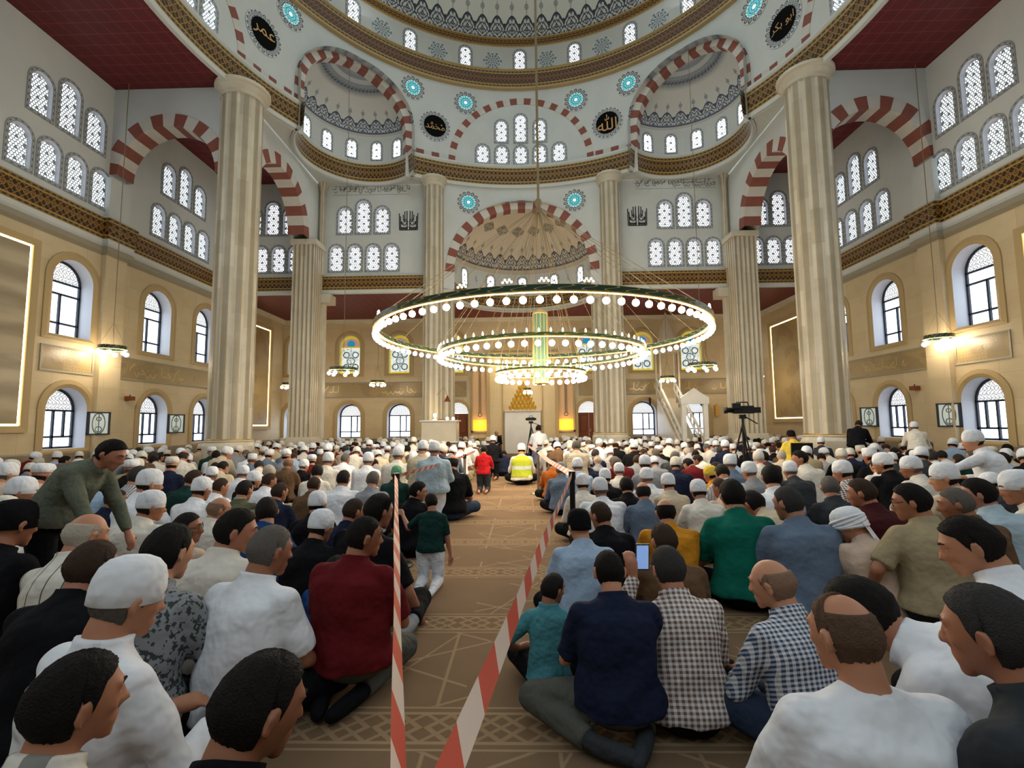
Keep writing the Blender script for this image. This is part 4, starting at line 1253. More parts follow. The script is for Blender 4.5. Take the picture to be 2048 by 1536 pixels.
# ------------------------------------------------------------------ small hanging lamps
def hang_lamp(x, y, z, ztop, R, n, label):
    root = empty('hanging_lamp', (x, y, z)); tag(root, label, 'lamp', 'small ring lamps hung round the hall')
    mb = MB(); mb.lathe([(R + .02, .012), (R + .03, 0), (R - .03, 0), (R - .03, .012), (R, .02)], 28); rg = mb.build('ring', M['gold_lit'], root)
    mb = MB(); N = 28
    for i in range(N):
        a, b = 2 * pi * i / N, 2 * pi * (i + 1) / N
        mb.poly([(R * cos(a), R * sin(a), .015), (R * cos(b), R * sin(b), .015), (R * cos(b), R * sin(b), .11), (R * cos(a), R * sin(a), .11)], [(a, 0), (b, 0), (b, 1), (a, 1)])
    mb.build('ring_gallery', M['greenband'], rg)
    mb = MB()
    for i in range(4):
        a = pi / 4 + pi / 2 * i; mb.tube([(R * cos(a), R * sin(a), .02), (0, 0, .75)], .005, 4)
    mb.tube([(0, 0, .75), (0, 0, ztop - z)], .010, 5); mb.build('chain', M['cord'], root)
    for i in range(n):
        a = 2 * pi * i / n; o = bpy.data.objects.new('globe_bulb', bulb_me); COL.objects.link(o); o.parent = rg; o.location = (R * cos(a), R * sin(a), -.10); o.scale = (1.1, 1.1, 1.1)
for a in ((-11.2, 12.62, 3.50, ZC, .32, 6, 'small hanging lamp in front of the left side wall windows'),
          (10.95, 12.7, 3.50, ZC, .32, 6, 'small hanging lamp in front of the right side wall windows'),
          (-6.2, 16.2, 3.27, 14.72, .46, 7, 'hanging ring lamp on a long chain from the left corner vault'),
          (6.05, 16.2, 3.27, 14.74, .46, 7, 'hanging ring lamp on a long chain from the right corner vault'),
          (-6.42, 20.8, 3.26, ZG, .30, 5, 'small hanging lamp under the left gallery between two stained windows'),
          (6.25, 20.8, 3.30, ZG, .30, 5, 'small hanging lamp under the right gallery, above the pulpit stair'),
          (-10.35, 20.8, 3.2, ZG, .30, 5, 'small hanging lamp half hidden behind the left pier'),
          (10.05, 20.8, 3.45, ZG, .28, 5, 'small hanging lamp half hidden behind the right pier'),
          (.17, 21.0, 2.87, 9.58, .16, 5, 'smallest hanging lamp, in front of the prayer niche')):
    hang_lamp(*a)

# ------------------------------------------------------------------ prayer niche
NX = -.06
root = empty('prayer_niche', (NX, YQ, 0)); tag(root, 'tall carved prayer niche with gilt stepped hood in the front wall', 'prayer niche')
B = lambda *a: MB().box(*a)
def boxpart(name, mat, par, *boxes):
    mb = MB()
    for b in boxes: mb.box(*b)
    return mb.build(name, mat, par)
boxpart('outer_frame', M['beige_trim'], root, (-1.72, -1.55, -.22, 0, 0, 4.6), (1.55, 1.72, -.22, 0, 0, 4.6), (-1.72, 1.72, -.22, 0, 4.6, 4.85), (-1.0, -.94, -.2, 0, 0, 4.3), (.94, 1.0, -.2, 0, 0, 4.3))
for s in (-1, 1):
    x0, x1 = (-1.55, -1.0) if s < 0 else (1.0, 1.55)
    boxpart('carved_jamb', M['filigree'], root, (x0, x1, -.16, 0, 0, 4.6))
boxpart('carved_field', M['filigree'], root, (-.94, .94, -.06, .0, 2.05, 4.6))
# recess: polygonal niche with marble slabs
mb = MB(); P = [(-.75, -.08), (-.72, .0), (-.4, .02), (.4, .02), (.72, .0), (.75, -.08)]
P = [(-.86, -.16), (-.84, -.06), (-.5, -.03), (.5, -.03), (.84, -.06), (.86, -.16)]
for (xa, ya), (xb, yb) in zip(P, P[1:]): mb.poly([(xa, ya, 0), (xb, yb, 0), (xb, yb, 2.02), (xa, ya, 2.02)], [(xa, 0), (xb, 0), (xb, 2), (xa, 2)])
mb.poly([(-.86, -.18, 2.0), (.86, -.18, 2.0), (.86, -.02, 2.06), (-.86, -.02, 2.06)])
mb.build('marble_recess', M['white_marble'], root)
mb = MB()
for k in range(7):       # stalactite tiers narrowing upwards
    wd = .66 * (1 - k / 7.3); z = 2.08 + k * .19; n = max(2, 7 - k)
    for i in range(n):
        x = -wd + 2 * wd * (i + .5) / n; r = wd / n * .98
        mb.lathe([(r, .19), (r * .95, .06), (r * .35, 0)], 8, (x, -.07, z), a0=pi, a1=2 * pi)
mb.build('stalactite_hood', M['muqarnas'], root)
mb = MB(); pts = [(-1.72, 4.85), (-1.2, 5.0), (-.7, 5.4), (-.3, 5.45), (0, 5.75), (.3, 5.45), (.7, 5.4), (1.2, 5.0), (1.72, 4.85)]
q = lambda x, y, d=0.0: (x, -d, y)
fill(mb, q, pts, .12); ring_between(mb, q, pts, pts, 0, .12); mb.build('crest', M['beige_trim'], root)

for s, lab in ((-1, 'left of the prayer niche'), (1, 'right of the prayer niche')):
    cx = -2.1 if s < 0 else 2.02
    root = empty('amber_wall_panel', (cx, YQ, 0)); tag(root, 'tall carved wall panel with glowing amber foot ' + lab, 'wall panel', 'amber panels beside the niche')
    boxpart('carved_slab', M['peach_panel'], root, (-.34, .34, -.06, 0, 1.62, 4.0))
    boxpart('amber_light', M['amber_panel'], root, (-.34, .34, -.05, 0, 1.10, 1.62))
    boxpart('slab_frame', M['beige_trim'], root, (-.42, -.34, -.1, 0, 1.02, 4.08), (.34, .42, -.1, 0, 1.02, 4.08), (-.42, .42, -.1, 0, 1.02, 1.10), (-.42, .42, -.1, 0, 4.0, 4.08))
    mb = MB(); mb.tube([(-.035, -.1, 4.6), (-.035, -.1, 1.95)], .012, 5); mb.tube([(.035, -.1, 4.6), (.035, -.1, 1.95)], .012, 5)
    mb.tube([(.09 * cos(t), -.1, 1.86 + .09 * sin(t)) for t in np.linspace(0, 2 * pi, 17)], .012, 5); mb.build('pendant_cord', M['black_metal'], root)
    l = bpy.data.lights.new('amber_glow', 'POINT'); l.energy = 13; l.color = (1, .6, .15); l.shadow_soft_size = .1
    o = bpy.data.objects.new('amber_glow', l); COL.objects.link(o); o.parent = root; o.location = (0, -.3, 1.35)

for x_, z_ in ((-1.3, 4.3), (1.2, 4.3), (-.05, 3.9)):      # warm point lights added to brighten the niche bay, no fixtures modelled
    l = bpy.data.lights.new('niche_fill_light', 'POINT'); l.energy = 26; l.color = (1, .78, .45); l.shadow_soft_size = .15
    o = bpy.data.objects.new('niche_fill_light', l); COL.objects.link(o); o.location = (x_, YQ - .95, z_)

# ------------------------------------------------------------------ stepped pulpit on the right
PX = 6.62
root = empty('minbar', (PX, 20.2, 0)); tag(root, 'tall white marble pulpit stair with gabled doorway and railing', 'pulpit')
mb = MB(); y0, y1 = -1.55, 2.2           # foot (near) and head (at the wall)
zt = lambda y: .35 + (y - y0) / (y1 - y0) * 2.55
side = [(y0 + .35, 0), (y1, 0), (y1, 2.5), (y0 + .35, .05)]
for x in (-.42, -.34, .34, .42):
    mb.poly([(x, y, z) for y, z in side], [(y, z) for y, z in side])
for (ya, za), (yb, zb) in zip(side, side[1:] + side[:1]):
    for xa, xb in ((-.42, -.34), (.34, .42)): mb.poly([(xa, ya, za), (xb, ya, za), (xb, yb, zb), (xa, yb, zb)])
mb.build('side_panels', M['white_marble'], root)
mb = MB()
for x in (-.38, .38):
    a, b = Vector((x, y0 + .3, .42)), Vector((x, y1, 3.0))
    for zz, r in ((0, .045), (.42, .06)):
        mb.tube([a + Vector((0, 0, zz)), b + Vector((0, 0, zz))], r, 6)
    for t in np.linspace(.03, .97, 9):
        p = a.lerp(b, t); mb.tube([p, p + Vector((0, 0, .42))], .03, 6)
mb.build('railing', M['white_marble'], root)
mb = MB(); n = 11
for i in range(n):
    ya, yb = y0 + .4 + (y1 - y0 - .5) * i / n, y0 + .4 + (y1 - y0 - .5) * (i + 1) / n
    mb.box(-.34, .34, ya, y1, 2.5 * i / n, 2.5 * (i + 1) / n)
mb.build('steps', M['marble'], root)
mb = MB()
for x0, x1 in ((-.5, -.34), (.34, .5)): mb.box(x0, x1, y0, y0 + .18, 0, 2.1)
mb.box(-.54, .54, y0 - .03, y0 + .21, 2.1, 2.35)
pts = [(-.54, 2.35), (.54, 2.35), (.3, 2.5), (0, 2.72), (-.3, 2.5)]; qq = lambda x, y, d=0.0: (x, y0 + .09 - d, y)
fill(mb, qq, pts, .08); ring_between(mb, qq, pts, pts, -.08, .08)
mb.build('gabled_doorway', M['white_marble'], root)
mb = MB()
for x in (-.42, .42):
    for y in (y1 - .75, y1 - .05): mb.tube([(x, y, 2.5), (x, y, 4.6)], .045, 8)
mb.box(-.5, .5, y1 - .83, y1 + .02, 4.6, 4.72)
mb.build('canopy_posts', M['marble'], root)
mb = MB(); mb.lathe([(.58, 4.72), (.46, 4.95), (.26, 5.7), (.06, 6.3), (.05, 6.45), (0, 6.5)], 8, (0, y1 - .4, 0), smooth=False); mb.build('spire', M['marble'], root)

# ------------------------------------------------------------------ preacher's box against the left inner pillar
root = empty('preaching_box', (-2.98, 17.16, 0)); tag(root, 'raised pale marble preaching box beside the left inner pillar', 'pulpit')
boxpart('box', M['marble'], root, (-.62, .60, -.40, .40, .80, 1.50))
boxpart('ledge', M['white_marble'], root, (-.68, .66, -.46, .46, 1.50, 1.55), (-.68, .66, -.46, .46, .76, .80))
boxpart('supports', M['marble'], root, (-.56, -.40, -.34, .34, 0, .76), (.38, .54, -.34, .34, 0, .76), (-.1, .08, -.34, .34, 0, .76))
for x, r, lab in ((.25, .055, 'left'), (.46, .055, 'right')):
    mb = MB(); mb.sphere((0, 0, r), r, 10, 7); o = mb.build('globe_lamp', M['flame_bulb'], None, (-2.98 + x, 17.0, 1.55)); tag(o, 'small pale globe on the preaching box, %s one of the pair' % lab, 'lamp', 'globes on the preaching box')
mb = MB(); mb.lathe([(.10, 0), (.09, .02), (.02, .03), (.02, .10), (.05, .12), (.06, .22), (0, .24)], 12); o = mb.build('candle_lamp', M['flame_bulb'], None, (-3.18, 17.05, 1.55)); tag(o, 'lit lamp on the ledge of the preaching box', 'lamp')
l = bpy.data.lights.new('box_lamp_glow', 'POINT'); l.energy = 9; l.color = (1, .72, .35); l.shadow_soft_size = .08
o = bpy.data.objects.new('box_lamp_glow', l); COL.objects.link(o); o.location = (-3.15, 16.95, 1.95)
mb = MB(); mb.box(-.16, .16, -.10, .10, 0, .035); o = mb.build('open_book', M['wood'], None, (-2.95, 17.1, 1.55)); tag(o, 'dark book lying on the preaching box', 'book')
root = empty('bracket_lamp', (-2.85, 17.75, 2.25)); tag(root, 'dark cone lamp on a bent arm at the left inner pillar', 'lamp')
mb = MB(); mb.lathe([(.13, 0), (.015, .22), (0, .22)], 12); mb.build('shade', M['wood'], root)
mb = MB(); mb.tube([(0, 0, .2), (-.12, .0, .55), (-.4, .02, .25)], .012, 5); mb.build('arm', M['cord'], root)

# ------------------------------------------------------------------ small fittings on the walls
def wall_box(name, label, cat, loc, sz, mat, group=None):
    mb = MB(); mb.box(-sz[0], sz[0], -sz[1], sz[1], -sz[2], sz[2]); r = empty(name, loc); tag(r, label, cat, group)
    mb.build('housing', M[mat], r); mb = MB(); mb.tube([(0, 0, sz[2]), (0, 0, sz[2] + .05)], .015, 5); mb.build('bracket', M['black_metal'], r)
wall_box('wall_speaker', 'small brown box on the left wall between lower windows', 'speaker', (XL + .09, 13.9, 2.25), (.08, .10, .06), 'wood', 'small wall speakers')
wall_box('wall_speaker', 'small brown box on the right wall between lower windows', 'speaker', (XR - .09, 14.0, 2.30), (.08, .10, .06), 'wood', 'small wall speakers')
wall_box('wall_light', 'gilt wall light right of the pulpit doorway', 'wall light', (9.15, YQ - .08, 1.95), (.08, .07, .26), 'gold', 'gilt wall lights')
wall_box('wall_light', 'dark slim fitting on the wall left of the pulpit stair', 'wall light', (6.02, YQ - .06, 2.4), (.04, .05, .18), 'black_metal')

# ------------------------------------------------------------------ crowd barrier: posts and striped tape
def post(name, x, y, h, mat, label, disc=True):
    root = empty(name, (x, y, 0)); tag(root, label, 'barrier post', 'barrier posts along the aisle')
    mb = MB(); mb.lathe([(.0, 0), (.165, 0), (.165, .015), (.12, .03), (.035, .045), (0, .045)], 24); mb.build('base_disc', M[mat if mat != 'black_metal' else 'black_metal'], root)
    mb = MB(); mb.tube([(0, 0, .03), (0, 0, h)], .027, 12); mb.build('pole', M[mat], root)
    mb = MB(); mb.tube([(0, 0, h - .03), (0, 0, h + .05)], .034, 12); mb.build('head', M['black_plastic'], root)
post('barrier_post', -1.17, 9.42, .74, 'chrome', 'steel barrier post farther up the left edge of the aisle')
post('barrier_post', .27, 9.5, .80, 'chrome', 'steel barrier post farther up the right edge of the aisle')
post('barrier_post', -1.26, 4.72, .84, 'black_metal', 'black barrier post nearer us on the left edge of the aisle')
post('barrier_post', .46, 4.70, .85, 'black_metal', 'black barrier post nearer us on the right edge of the aisle')
post('barrier_post', -.135, .25, .80, 'black_metal', 'black barrier post holding the near ends of both tapes')
def tape(name, pts, wd, tw, label):
    """ribbon along a sagging line; tw: tilt of the ribbon from upright, per point"""
    mb = MB(); pts = [Vector(p) for p in pts]; L = 0; P, U = [], []
    n = 60; dens = []
    for a, b in zip(pts, pts[1:]):
        for k in range(n): dens.append(a.lerp(b, k / n))
    dens.append(pts[-1]); N = len(dens)
    for i, p in enumerate(dens):
        d = (dens[min(i + 1, N - 1)] - dens[max(i - 1, 0)]).normalized()
        t = i / (N - 1); ang_ = tw[0] + (tw[1] - tw[0]) * t + .06 * sin(t * 17)
        sd = d.cross(Vector((0, 0, 1))).normalized(); up = sd.cross(d)
        v = up * cos(ang_) + sd * sin(ang_)
        sag = 0
        if i: L += (p - dens[i - 1]).length
        P.append([p - v * wd / 2, p + v * wd / 2]); U.append([(L, 0), (L, 1)])
    mb.grid(P, U); o = mb.build(name, M['tape']); tag(o, label, 'barrier tape', 'red and white barrier tapes'); return o
tape('barrier_tape', [(-1.26, 4.72, .86), (-.73, 2.75, .835), (-.366, 1.4, .81), (-.07, .30, .80)], .06, (.5, .36), 'red and white tape stretched along the left of the aisle toward us')
tape('barrier_tape', [(.46, 4.70, .87), (.168, 2.75, .84), (-.033, 1.4, .815), (-.20, .30, .80)], .058, (-.1, .48), 'red and white tape slanting down the right side of the aisle toward us')
tape('barrier_tape', [(-1.26, 4.72, .86), (-1.2, 7.0, .80), (-1.17, 9.42, .76)], .06, (.7, .5), 'pale tape from the near left post to the far left post')
tape('barrier_tape', [(-1.17, 9.42, .76), (-1.25, 12.2, .70)], .06, (.3, .3), 'pale tape running on up the aisle past the left steel post')
tape('barrier_tape', [(.46, 4.70, .87), (.36, 7.1, .82), (.27, 9.5, .82)], .06, (.7, .9), 'pale tape from the near right post to the far right post')
tape('barrier_tape', [(.27, 9.5, .82), (.1, 13.2, .78)], .05, (.6, .6), 'pale tape running on up the aisle past the right steel post')

# ------------------------------------------------------------------ cameras on tripods
def tripod_camera(x, y, z, s, rz, label, big):
    root = empty('video_camera', (x, y, 0), rz); tag(root, label, 'camera')
    mb = MB()
    for k in range(3):
        a = radians(90 + 120 * k); mb.tube([(0, 0, z - .18), (.36 * cos(a), .36 * sin(a), 0)], [.018, .012], 6)
    mb.tube([(0, 0, .5), (0, 0, z - .05)], .022, 8); mb.build('tripod', M['black_metal'], root)
    mb = MB(); mb.box(-.05, .05, -.06, .06, z - .10, z - .02); mb.tube([(0, -.05, z - .06), (.24, -.32, z - .2)], .012, 6); mb.build('pan_head', M['black_metal'], root)
    mb = MB(); mb.box(-.07 * s, .07 * s, -.20 * s, .16 * s, z, z + .15 * s); mb.box(-.06 * s, .06 * s, -.32 * s, -.20 * s, z + .01, z + .12 * s)
    b = mb.build('camera_body', M['black_plastic'], root)
    mb = MB(); mb.lathe([(0, 0), (.055 * s, 0), (.05 * s, .10 * s), (.065 * s, .11 * s), (.065 * s, .17 * s), (0, .17 * s)], 14); o = mb.build('lens', M['black_plastic'], root); o.location = (0, .16 * s, z + .07 * s); o.rotation_euler = (-pi / 2, 0, 0)
    mb = MB(); mb.tube([(0, -.12 * s, z + .15 * s), (0, -.10 * s, z + .22 * s), (0, .10 * s, z + .22 * s), (0, .12 * s, z + .15 * s)], .014 * s, 6); mb.build('handle', M['black_plastic'], root)
    if big:
        mb = MB(); mb.box(-.14, -.07, .05, .20, z + .10, z + .2); mb.build('viewfinder', M['black_plastic'], root)
tripod_camera(4.25, 9.42, 1.53, 1.0, radians(78), 'large black video camera on a tripod standing in the right crowd', True)
tripod_camera(.24, 16.5, 1.50, .72, radians(40), 'small video camera on a tripod in front of the prayer niche', False)

# ------------------------------------------------------------------ people
def mk_skin():
    m = Mat('skin', 0.55, 0.35); oi = m.nt.nodes.new('ShaderNodeObjectInfo')
    n = m.noise(9, 3); c = m.mix(n * 0.5 + 0.15, oi.outputs['Color'], rgb(150, 88, 66))
    m.base(m.mix(0.45, oi.outputs['Color'], c)); return m.m
M['skin'] = mk_skin()
def mk_cloth(name, fn=None, rough=0.9):
    m = Mat(name, rough, 0.1); oi = m.nt.nodes.new('ShaderNodeObjectInfo')
    col = oi.outputs['Color']; x, y, z = m.xyz()
    n = m.noise(3.2, 3, rough=0.6); n2 = m.noise(11, 2)
    if fn: col = fn(m, col, x, y, z)
    m.base(col); m.bump(n * 0.8 + n2 * 0.35, 0.09, 0.65); return m.m
M['cloth'] = mk_cloth('plain_cloth')
def gingham(p):
    def f(m, col, x, y, z):
        a = ((x / p).mod(1.0) < 0.5); b = (((z + y * .5) / p).mod(1.0) < 0.5)
        return m.mix((a + b) * 0.5, rgb(208, 206, 204), col)
    return f
def stripes(p, c2, duty=0.5, axis='x'):
    def f(m, col, x, y, z):
        t = x if axis == 'x' else z
        return m.mix((t / p).mod(1.0) < duty, col, c2)
    return f
M['gingham'] = mk_cloth('checked_shirt_cloth', gingham(.021))
M['gingham_big'] = mk_cloth('wide_checked_shirt_cloth', gingham(.026))
M['stripe_thin'] = mk_cloth('thin_striped_shirt_cloth', stripes(.075, rgb(86, 80, 72), .08))
M['stripe_band'] = mk_cloth('banded_sweater_cloth', stripes(.16, rgb(140, 140, 122), .28, 'z'))
M['stripe_hoop'] = mk_cloth('grey_and_white_striped_cloth', stripes(.10, rgb(130, 130, 122), .5, 'x'))
def speck(m, col, x, y, z):
    n = m.noise(46, 3); return m.mix(n > 0.54, col, rgb(58, 64, 60))
M['speckle'] = mk_cloth('speckled_print_cloth', speck)
def nubby(m, col, x, y, z):
    n = m.noise(120, 2); return m.mix(n, col, rgb(70, 74, 62))
M['nubby'] = mk_cloth('nubby_knit_cloth', nubby)
def mk_hair():
    m = Mat('hair', 0.7, 0.12); oi = m.nt.nodes.new('ShaderNodeObjectInfo')
    n = m.noise(190, 3); m.base(m.mix(n * 0.16, oi.outputs['Color'], rgb(70, 60, 52))); m.bump(n, 0.008, 1.0); return m.m
M['hair'] = mk_hair()
M['white_cap'] = mk_cloth('cap_cloth')
M['eye_white'] = flat('eye_white', rgb(206, 198, 190), 0.3)
M['eye'] = flat('eye', rgb(40, 30, 26), 0.2)
M['vest'] = mk_cloth('yellow_safety_vest', lambda m, c, x, y, z: m.mix(((z - .36).abs() < .035), rgb(172, 182, 52), rgb(190, 198, 190)))
M['reflective'] = flat('silver_reflective_band', rgb(200, 206, 200), 0.4)
M['screen'] = flat('lit_phone_screen', rgb(120, 150, 200), 0.3, 0, 0.9)

def rotm(yaw, pitch, roll):
    """yaw + turns to the person's left, pitch + bows, roll + tips to the person's right"""
    return Matrix.Rotation(yaw, 3, 'Z') @ Matrix.Rotation(-pitch, 3, 'X') @ Matrix.Rotation(roll, 3, 'Y')

class Solid:
    """closed primitives that are fused afterwards into one skin"""
    def __init__(s): s.v, s.f = [], []
    def rings(s, R):
        b = len(s.v); n = len(R[0])
        for r in R: s.v.extend(tuple(p) for p in r)
        for i in range(len(R) - 1):
            for j in range(n):
                k = (j + 1) % n; s.f.append((b + i * n + j, b + i * n + k, b + (i + 1) * n + k, b + (i + 1) * n + j))
        s.f.append(tuple(b + j for j in range(n - 1, -1, -1))); s.f.append(tuple(b + (len(R) - 1) * n + j for j in range(n)))
    def limb(s, pts, rad, n=12, flat_=None, ends=True):
        pts = [Vector(p) for p in pts]
        for i in range(len(pts) - 1):
            a, b = pts[i], pts[i + 1]; d = b - a
            if d.length < 1e-5: continue
            d.normalize(); x = d.cross(Vector((0, 0, 1)) if abs(d.z) < .9 else Vector((1, 0, 0))).normalized(); y = d.cross(x)
            R = []
            st = [(-.9, .45), (-.6, .8), (0, 1)] if (ends or i > 0) else [(0, 1)]
            for e, k in st: R.append((a + d * (e * rad[i]), rad[i] * k))
            for t in (.33, .66): R.append((a.lerp(b, t), rad[i] + (rad[i + 1] - rad[i]) * t))
            en = [(0, 1), (.6, .8), (.9, .45)] if (ends or i < len(pts) - 2) else [(0, 1)]
            for e, k in en: R.append((b + d * (e * rad[i + 1]), rad[i + 1] * k))
            s.rings([[c + x * (r * cos(2 * pi * j / n)) + y * (r * sin(2 * pi * j / n)) for j in range(n)] for c, r in R])
    def blob(s, c, sx, sy, sz, rot=None, n=14, m=9):
        c = Vector(c); R = []
        for i in range(1, m):
            t = pi * i / m
            ring = []
            for j in range(n):
                p = Vector((sx * sin(t) * cos(2 * pi * j / n), sy * sin(t) * sin(2 * pi * j / n), -sz * cos(t)))
                ring.append(c + (rot @ p if rot else p))
            R.append(ring)
        s.rings(R)

def head_pts(rot, c, k=1.0, n=22, m=15, grow=0.0, lo=-1.0):
    """skull and jaw as rings from chin to crown"""
    R = []
    for i in range(1, m):
        t = pi * i / m; z = -cos(t); q = sin(t) ** (0.86 if z < 0 else 0.98)
        wx = .0785 + grow; wy = .098 + grow
        jaw = max(0.0, -z - .05)
        ring = []
        for j in range(n):
            a = 2 * pi * j / n; x = wx * q * cos(a) * (1 - .34 * jaw); y = wy * q * sin(a)
            if y > 0: y *= (1 - .10 * jaw) ; y += .012 * jaw
            else: y *= (1 - .50 * jaw ** 1.2); y -= .006 * (1 - abs(z))
            zz = z * (.113 + grow)
            p = Vector((x, y, zz)) * k
            ring.append(c + rot @ p)
        R.append(ring)
    return R

def fuse(s, name, mat, vox, smooth=3, fold=0.0, seed=0):
    me = bpy.data.meshes.new(name); me.from_pydata([tuple(p) for p in s.v], [], s.f); me.update()
    o = bpy.data.objects.new('tmp', me); COL.objects.link(o)
    r = o.modifiers.new('r', 'REMESH'); r.mode = 'VOXEL'; r.voxel_size = vox; r.use_smooth_shade = True
    if smooth:
        sm = o.modifiers.new('s', 'SMOOTH'); sm.factor = .5; sm.iterations = smooth
    dg = bpy.context.evaluated_depsgraph_get()
    out = bpy.data.meshes.new_from_object(o.evaluated_get(dg)); out.name = name
    bpy.data.objects.remove(o); bpy.data.meshes.remove(me)
    n = len(out.vertices)
    if fold and n:
        co = np.empty(n * 3, np.float32); out.vertices.foreach_get('co', co); co = co.reshape(-1, 3)
        no = np.empty(n * 3, np.float32); out.vertices.foreach_get('normal', no); no = no.reshape(-1, 3)
        h = np.sin(co[:, 2] * 34 + np.sin(co[:, 0] * 11 + seed) * 2.2 + seed) * .5 + np.sin(co[:, 2] * 19 - co[:, 0] * 23 + seed * 2.1) * .5 + np.sin(co[:, 0] * 41 + co[:, 1] * 17 + seed) * .3
        low = np.clip(1.15 - co[:, 2] / max(.2, co[:, 2].max()), .25, 1)
        co = co + no * (h * low * fold)[:, None]
        out.vertices.foreach_set('co', co.ravel().astype(np.float32))
    out.materials.clear(); out.materials.append(mat)
    out.polygons.foreach_set('use_smooth', [True] * len(out.polygons)); out.update()
    return out

def hand(s, wrist, d, up, side, curl=.5, k=1.0):
    """palm, four unequal bent fingers and a thumb leaving the side of the palm"""
    d = Vector(d).normalized(); up = Vector(up); up = (up - d * up.dot(d)).normalized(); sd = d.cross(up) * side
    w = Vector(wrist)
    s.limb([w, w + d * .045 * k, w + d * .085 * k], [.025 * k, .033 * k, .034 * k], 10)
    s.limb([w + d * .03 * k + sd * .015 * k, w + d * .08 * k + sd * .024 * k], [.017 * k, .018 * k], 8)
    s.limb([w + d * .03 * k - sd * .015 * k, w + d * .08 * k - sd * .024 * k], [.017 * k, .018 * k], 8)
    for i, (o, L) in enumerate(((.031, .066), (.011, .076), (-.010, .071), (-.030, .056))):
        b = w + d * .092 * k + sd * o * k
        d1 = (d * cos(curl * .6) - up * sin(curl * .6) + sd * o * 1.6); d2 = (d * cos(curl * 1.5) - up * sin(curl * 1.5)); d3 = (d * cos(curl * 2.1) - up * sin(curl * 2.1))
        p1 = b + d1 * L * .45 * k; p2 = p1 + d2 * L * .32 * k; p3 = p2 + d3 * L * .25 * k
        s.limb([b, p1, p2, p3], [.0098 * k, .0092 * k, .0085 * k, .0075 * k], 8)
    t0 = w + d * .025 * k + sd * .026 * k; t1 = t0 + (d * .6 + sd * .75 - up * .2).normalized() * .042 * k; t2 = t1 + (d * .85 + sd * .4 - up * .3).normalized() * .032 * k
    s.limb([t0, t1, t2], [.014 * k, .0115 * k, .0095 * k], 8)

POSES = {
    # pelvis height, leg joints for the person's right side (x > 0 is the person's right when facing +y)
    'cross': dict(pz=.115, legs=[[(.10, .03, .12), (.30, .26, .13), (-.02, .37, .075), (-.15, .33, .055)], [(-.10, .03, .12), (-.30, .26, .13), (.03, .30, .085), (.15, .26, .06)]]),
    'seiza': dict(pz=.235, legs=[[(.10, .02, .23), (.15, .43, .10), (.10, -.10, .065), (.05, -.25, .05)], [(-.10, .02, .23), (-.15, .43, .10), (-.09, -.10, .065), (-.03, -.25, .05)]]),
    'side': dict(pz=.115, legs=[[(.10, .03, .12), (.32, .30, .10), (.40, -.02, .07), (.40, -.16, .05)], [(-.10, .03, .12), (-.22, .44, .30), (-.18, .62, .08), (-.18, .74, .05)]]),
    'kneel': dict(pz=.47, legs=[[(.09, 0, .46), (.10, .05, .07), (.10, -.36, .06), (.08, -.50, .04)], [(-.09, 0, .46), (-.10, .05, .07), (-.10, -.36, .06), (-.08, -.50, .04)]]),
    'stand': dict(pz=.90, legs=[[(.09, 0, .90), (.10, .02, .48), (.10, -.03, .08), (.11, .12, .04)], [(-.09, 0, .90), (-.10, .02, .48), (-.10, -.03, .08), (-.11, .12, .04)]]),
    'chair': dict(pz=.50, legs=[[(.09, 0, .50), (.13, .42, .48), (.13, .44, .09), (.14, .58, .04)], [(-.09, 0, .50), (-.13, .42, .48), (-.13, .44, .09), (-.14, .58, .04)]]),
    'splay': dict(pz=.20, legs=[[(.10, .02, .2), (.24, .38, .11), (.10, -.12, .065), (.02, -.26, .05)], [(-.10, .02, .2), (-.44, .16, .14), (-.16, -.16, .07), (.02, -.24, .05)]]),
    'onelegout': dict(pz=.115, legs=[[(.10, .03, .12), (.34, .28, .13), (.0, .38, .075), (-.15, .34, .055)], [(-.10, .03, .13), (-.34, .36, .20), (-.62, .62, .09), (-.70, .72, .06)]]),
}

